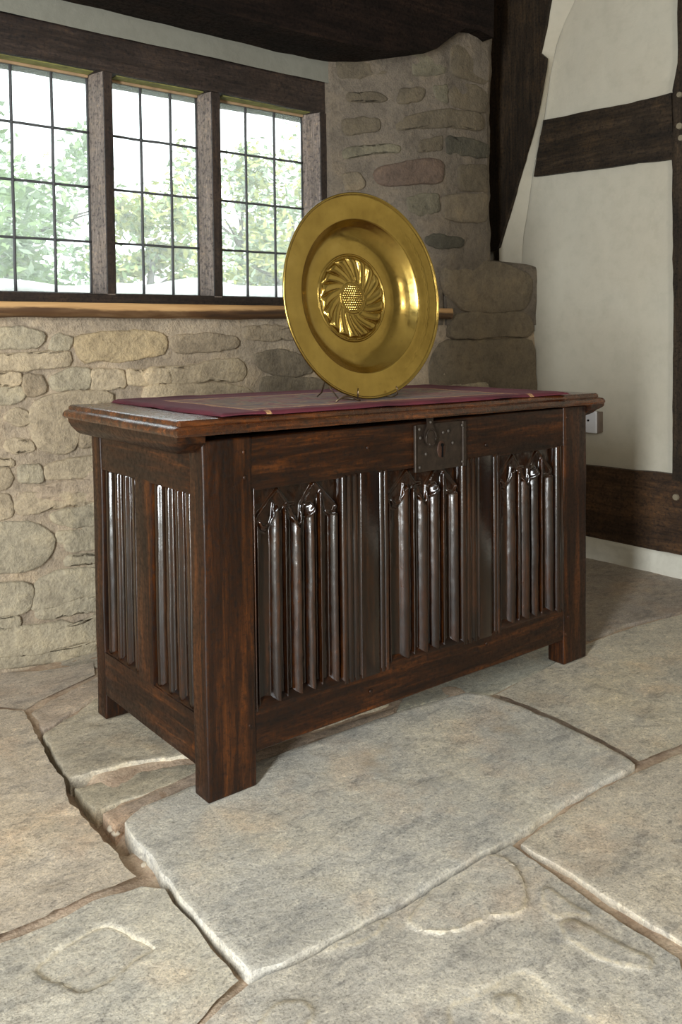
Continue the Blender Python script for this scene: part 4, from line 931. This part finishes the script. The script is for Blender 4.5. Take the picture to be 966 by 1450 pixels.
rs = [r for i, r in enumerate(rs) if i == 0 or r-rs[i-1] > .0012]; rs = [r for r in rs if r <= 1.0]
NT = 540
def dpt(r, t, back=False):
    rr = r*DR*(1+.006*nz(cos(t), sin(t), 4, 1.6)*r)
    y = relief(r, t)+(.0022 if back else 0)
    p = Vector((rr*cos(t), y, rr*sin(t)+DR))
    c, s = cos(lean), sin(lean)
    return (p.x, p.y*c+p.z*s, p.z*c-p.y*s)
vs = [dpt(0, 0)]; fs = []
for r in rs:
    for k in range(NT): vs.append(dpt(r, 2*pi*k/NT))
for k in range(NT): fs.append((0, 1+(k+1) % NT, 1+k))
for i in range(len(rs)-1):
    for k in range(NT):
        a = 1+i*NT; j = (k+1) % NT; fs.append((a+k, a+j, a+NT+j, a+NT+k))
ring = 1+(len(rs)-1)*NT
bi = [i for i in range(0, len(rs), 6)][::-1]
for r in [1.0]+[rs[i] for i in bi if rs[i] < .99]:
    b0 = len(vs)
    for k in range(NT): vs.append(dpt(r, 2*pi*k/NT, True))
    for k in range(NT):
        j = (k+1) % NT; fs.append((ring+k, ring+j, b0+j, b0+k))
    ring = b0
fs.append(tuple(ring+k for k in range(NT)))
bowl = pyobj('dish_body', vs, fs, M_brass, dish, True)
# wire stand
stand = empty('plate_stand', (.437, .10, .6405)); tag(stand, 'small bronze wire stand holding up the brass dish', 'plate stand')
zc = lid_top(.437)+.0058
for s in (-1, 1):
    x = .437+s*.050
    pts = [(x, .178, zc+.19), (x, .172, zc+.10), (x, .162, zc+.022), (x, .135, zc+.0035), (x, .088, zc+.0035), (x, .076, zc+.005), (x+s*.002, .070, zc+.010), (x+s*.002, .070, zc+.020), (x, .072, zc+.025)]
    child(stand, obj('hook', tube_bm(pts, .0017, 6), M_bronze, None, True))
    pts = [(x, .168, zc+.06), (x-s*.004, .195, zc+.012), (x-s*.008, .215, zc+.003)]
    child(stand, obj('foot', tube_bm(pts, .0017, 6), M_bronze, None, True))
child(stand, obj('front_wire', tube_bm([(.330+.057*k/8, .070-.004*k/8, zc+.003+.009*sin(pi*min(1, k/8*1.1))) for k in range(9)], .0019, 6), M_bronze, None, True))
child(stand, obj('cross_wire', tube_bm([(.387+.100*k/6, .1665, zc+.045) for k in range(7)], .0017, 6), M_bronze, None, True))

# ------------------------------------------------------------------ pebbles in the joint
PLAB = ['uppermost pale pebble in the dirt joint, beside the broken stone under the chest end', 'largest pale pebble in the joint, just left of the big slab corner',
        'pebble touching the largest one, nearest the left tip of the big slab', 'single pebble halfway down the joint along the left edge of the big slab',
        'pebble low in the joint, uppermost of three near the front corner of the big slab', 'middle pebble of three in the joint near the front corner of the big slab',
        'smallest and lowest pebble, closest to the front corner of the big slab']
for k, (x, y, s) in enumerate(PEB):
    q = bmesh.new(); bmesh.ops.create_icosphere(q, subdivisions=2, radius=1)
    for v in q.verts:
        d = 1+.25*nz(v.co.x+k*3, v.co.y, v.co.z, 1.4); v.co = Vector((v.co.x*s*1.2*d, v.co.y*s*d, v.co.z*s*.75*d))
    o = obj('pebble', q, M_pebble, None, True); o.location = (x, y, -.026+s*.6); o.rotation_euler = (0, 0, k*1.3)
    tag(o, PLAB[k], 'pebble', 'pebbles in the floor joint')

# ------------------------------------------------------------------ outside the window
M_lawn = simple('lawn', (.12, .17, .05), .9, 0, 4, .5, .02, .6)
lawn = grid('lawn', lambda a, b: (lerp(-8, 20, a), lerp(1.4, 24, b), -.1+.05*fbm(lerp(-8, 20, a), lerp(1.4, 24, b), 0, .5, 3)), 40, 40, M_lawn); tag(lawn, kind='structure')
gw = grid('garden_wall', lambda a, b: (lerp(-2.5, 6, a), [3.2, 3.19, 3.17, 3.16, 3.35, 3.55, 3.58, 3.58][round(b*7)]+.02*fbm(a*9, b*3, 0, 2, 3), [-.1, .5, .95, 1.03+0, 1.09, 1.06, 1.0, -.1][round(b*7)]-.0+(.05*fbm(a*4, 0, 3, 3, 3) if 2 <= round(b*7) <= 6 else 0)), 120, 7, stone_mat('garden_stone', (.52, .52, .50), .4, .5))
tag(gw, 'pale grey stone garden wall beyond the window', 'garden wall')
LEAFM = [simple('leaf_'+n, c, .6, 0, 2.0, .1, .001, .5) for n, c in (('yellow_green', (.46, .47, .14)), ('mid_green', (.27, .38, .15)), ('grey_green', (.32, .40, .26)))]
for m in LEAFM: m.node_tree.nodes['Principled BSDF'].inputs['Transmission Weight'].default_value = 0
M_bark = simple('bark', (.12, .10, .08), .9)
def tree(x, y, h, w, n, mk, label, seed, name='tree'):
    rr = random.Random(seed); root = empty(name, (x, y, -.1)); tag(root, label, 'tree')
    tr = tube_bm([(0, 0, 0), (.05, 0, h*.3), (-.04, .05, h*.55), (.03, 0, h*.85)], lambda t: .09*(1-t)+.015, 8)
    for k in range(7):
        a = rr.uniform(0, 6.28); z0 = h*rr.uniform(.25, .65); L = w*rr.uniform(.5, .9)
        tube_bm([(0, 0, z0), (cos(a)*L*.5, sin(a)*L*.5, z0+L*.35), (cos(a)*L, sin(a)*L, z0+L*.5)], lambda t: .03*(1-t)+.006, 5, tr)
    obj('trunk', tr, M_bark, root)
    vs, fs, mi = [], [], []
    cl = [(rr.gauss(0, .45)*w, rr.gauss(0, .45)*w, h*rr.uniform(.22, 1.0), w*rr.uniform(.16, .34)) for _ in range(int(26))]
    for _ in range(n):
        c = rr.choice(cl); v = Vector((rr.gauss(0, 1), rr.gauss(0, 1), rr.gauss(0, 1)))
        p = Vector(c[:3])+v*c[3]*.62
        if p.z < .15: continue
        s = rr.uniform(.025, .06)*(1 if h < 3 else 1.5); d = Vector((rr.gauss(0, 1), rr.gauss(0, 1), rr.gauss(0, .6))).normalized(); e = d.cross(Vector((rr.gauss(0, 1), rr.gauss(0, 1), 1))).normalized()
        k = len(vs); vs += [p-d*s, p+e*s*.42, p+d*s, p-e*s*.42]; fs.append((k, k+1, k+2, k+3)); mi.append(0 if rr.random() < .62 else 1)
    o = pyobj('foliage', vs, fs, None, root)
    o.data.materials.append(LEAFM[mk[0]]); o.data.materials.append(LEAFM[mk[1]])
    o.data.polygons.foreach_set('material_index', mi)
tree(1.15, 5.2, 2.15, .66, 5200, (1, 2), 'green leafy tree seen through the left window light', 1)
tree(2.65, 5.5, 2.0, .50, 5200, (0, 1), 'yellow-green bush seen through the middle window light', 2, 'bush')
tree(4.15, 5.6, 2.3, .66, 5200, (0, 2), 'yellow-green tree seen through the right window light', 3)
tree(2.7, 9.3, 3.3, 1.25, 5200, (2, 1), 'tall grey-green tree far behind at the left of the window view', 4)
tree(6.0, 9.4, 3.5, 1.25, 5200, (2, 0), 'tall pale yellow-green tree far behind at the right of the window view', 5)
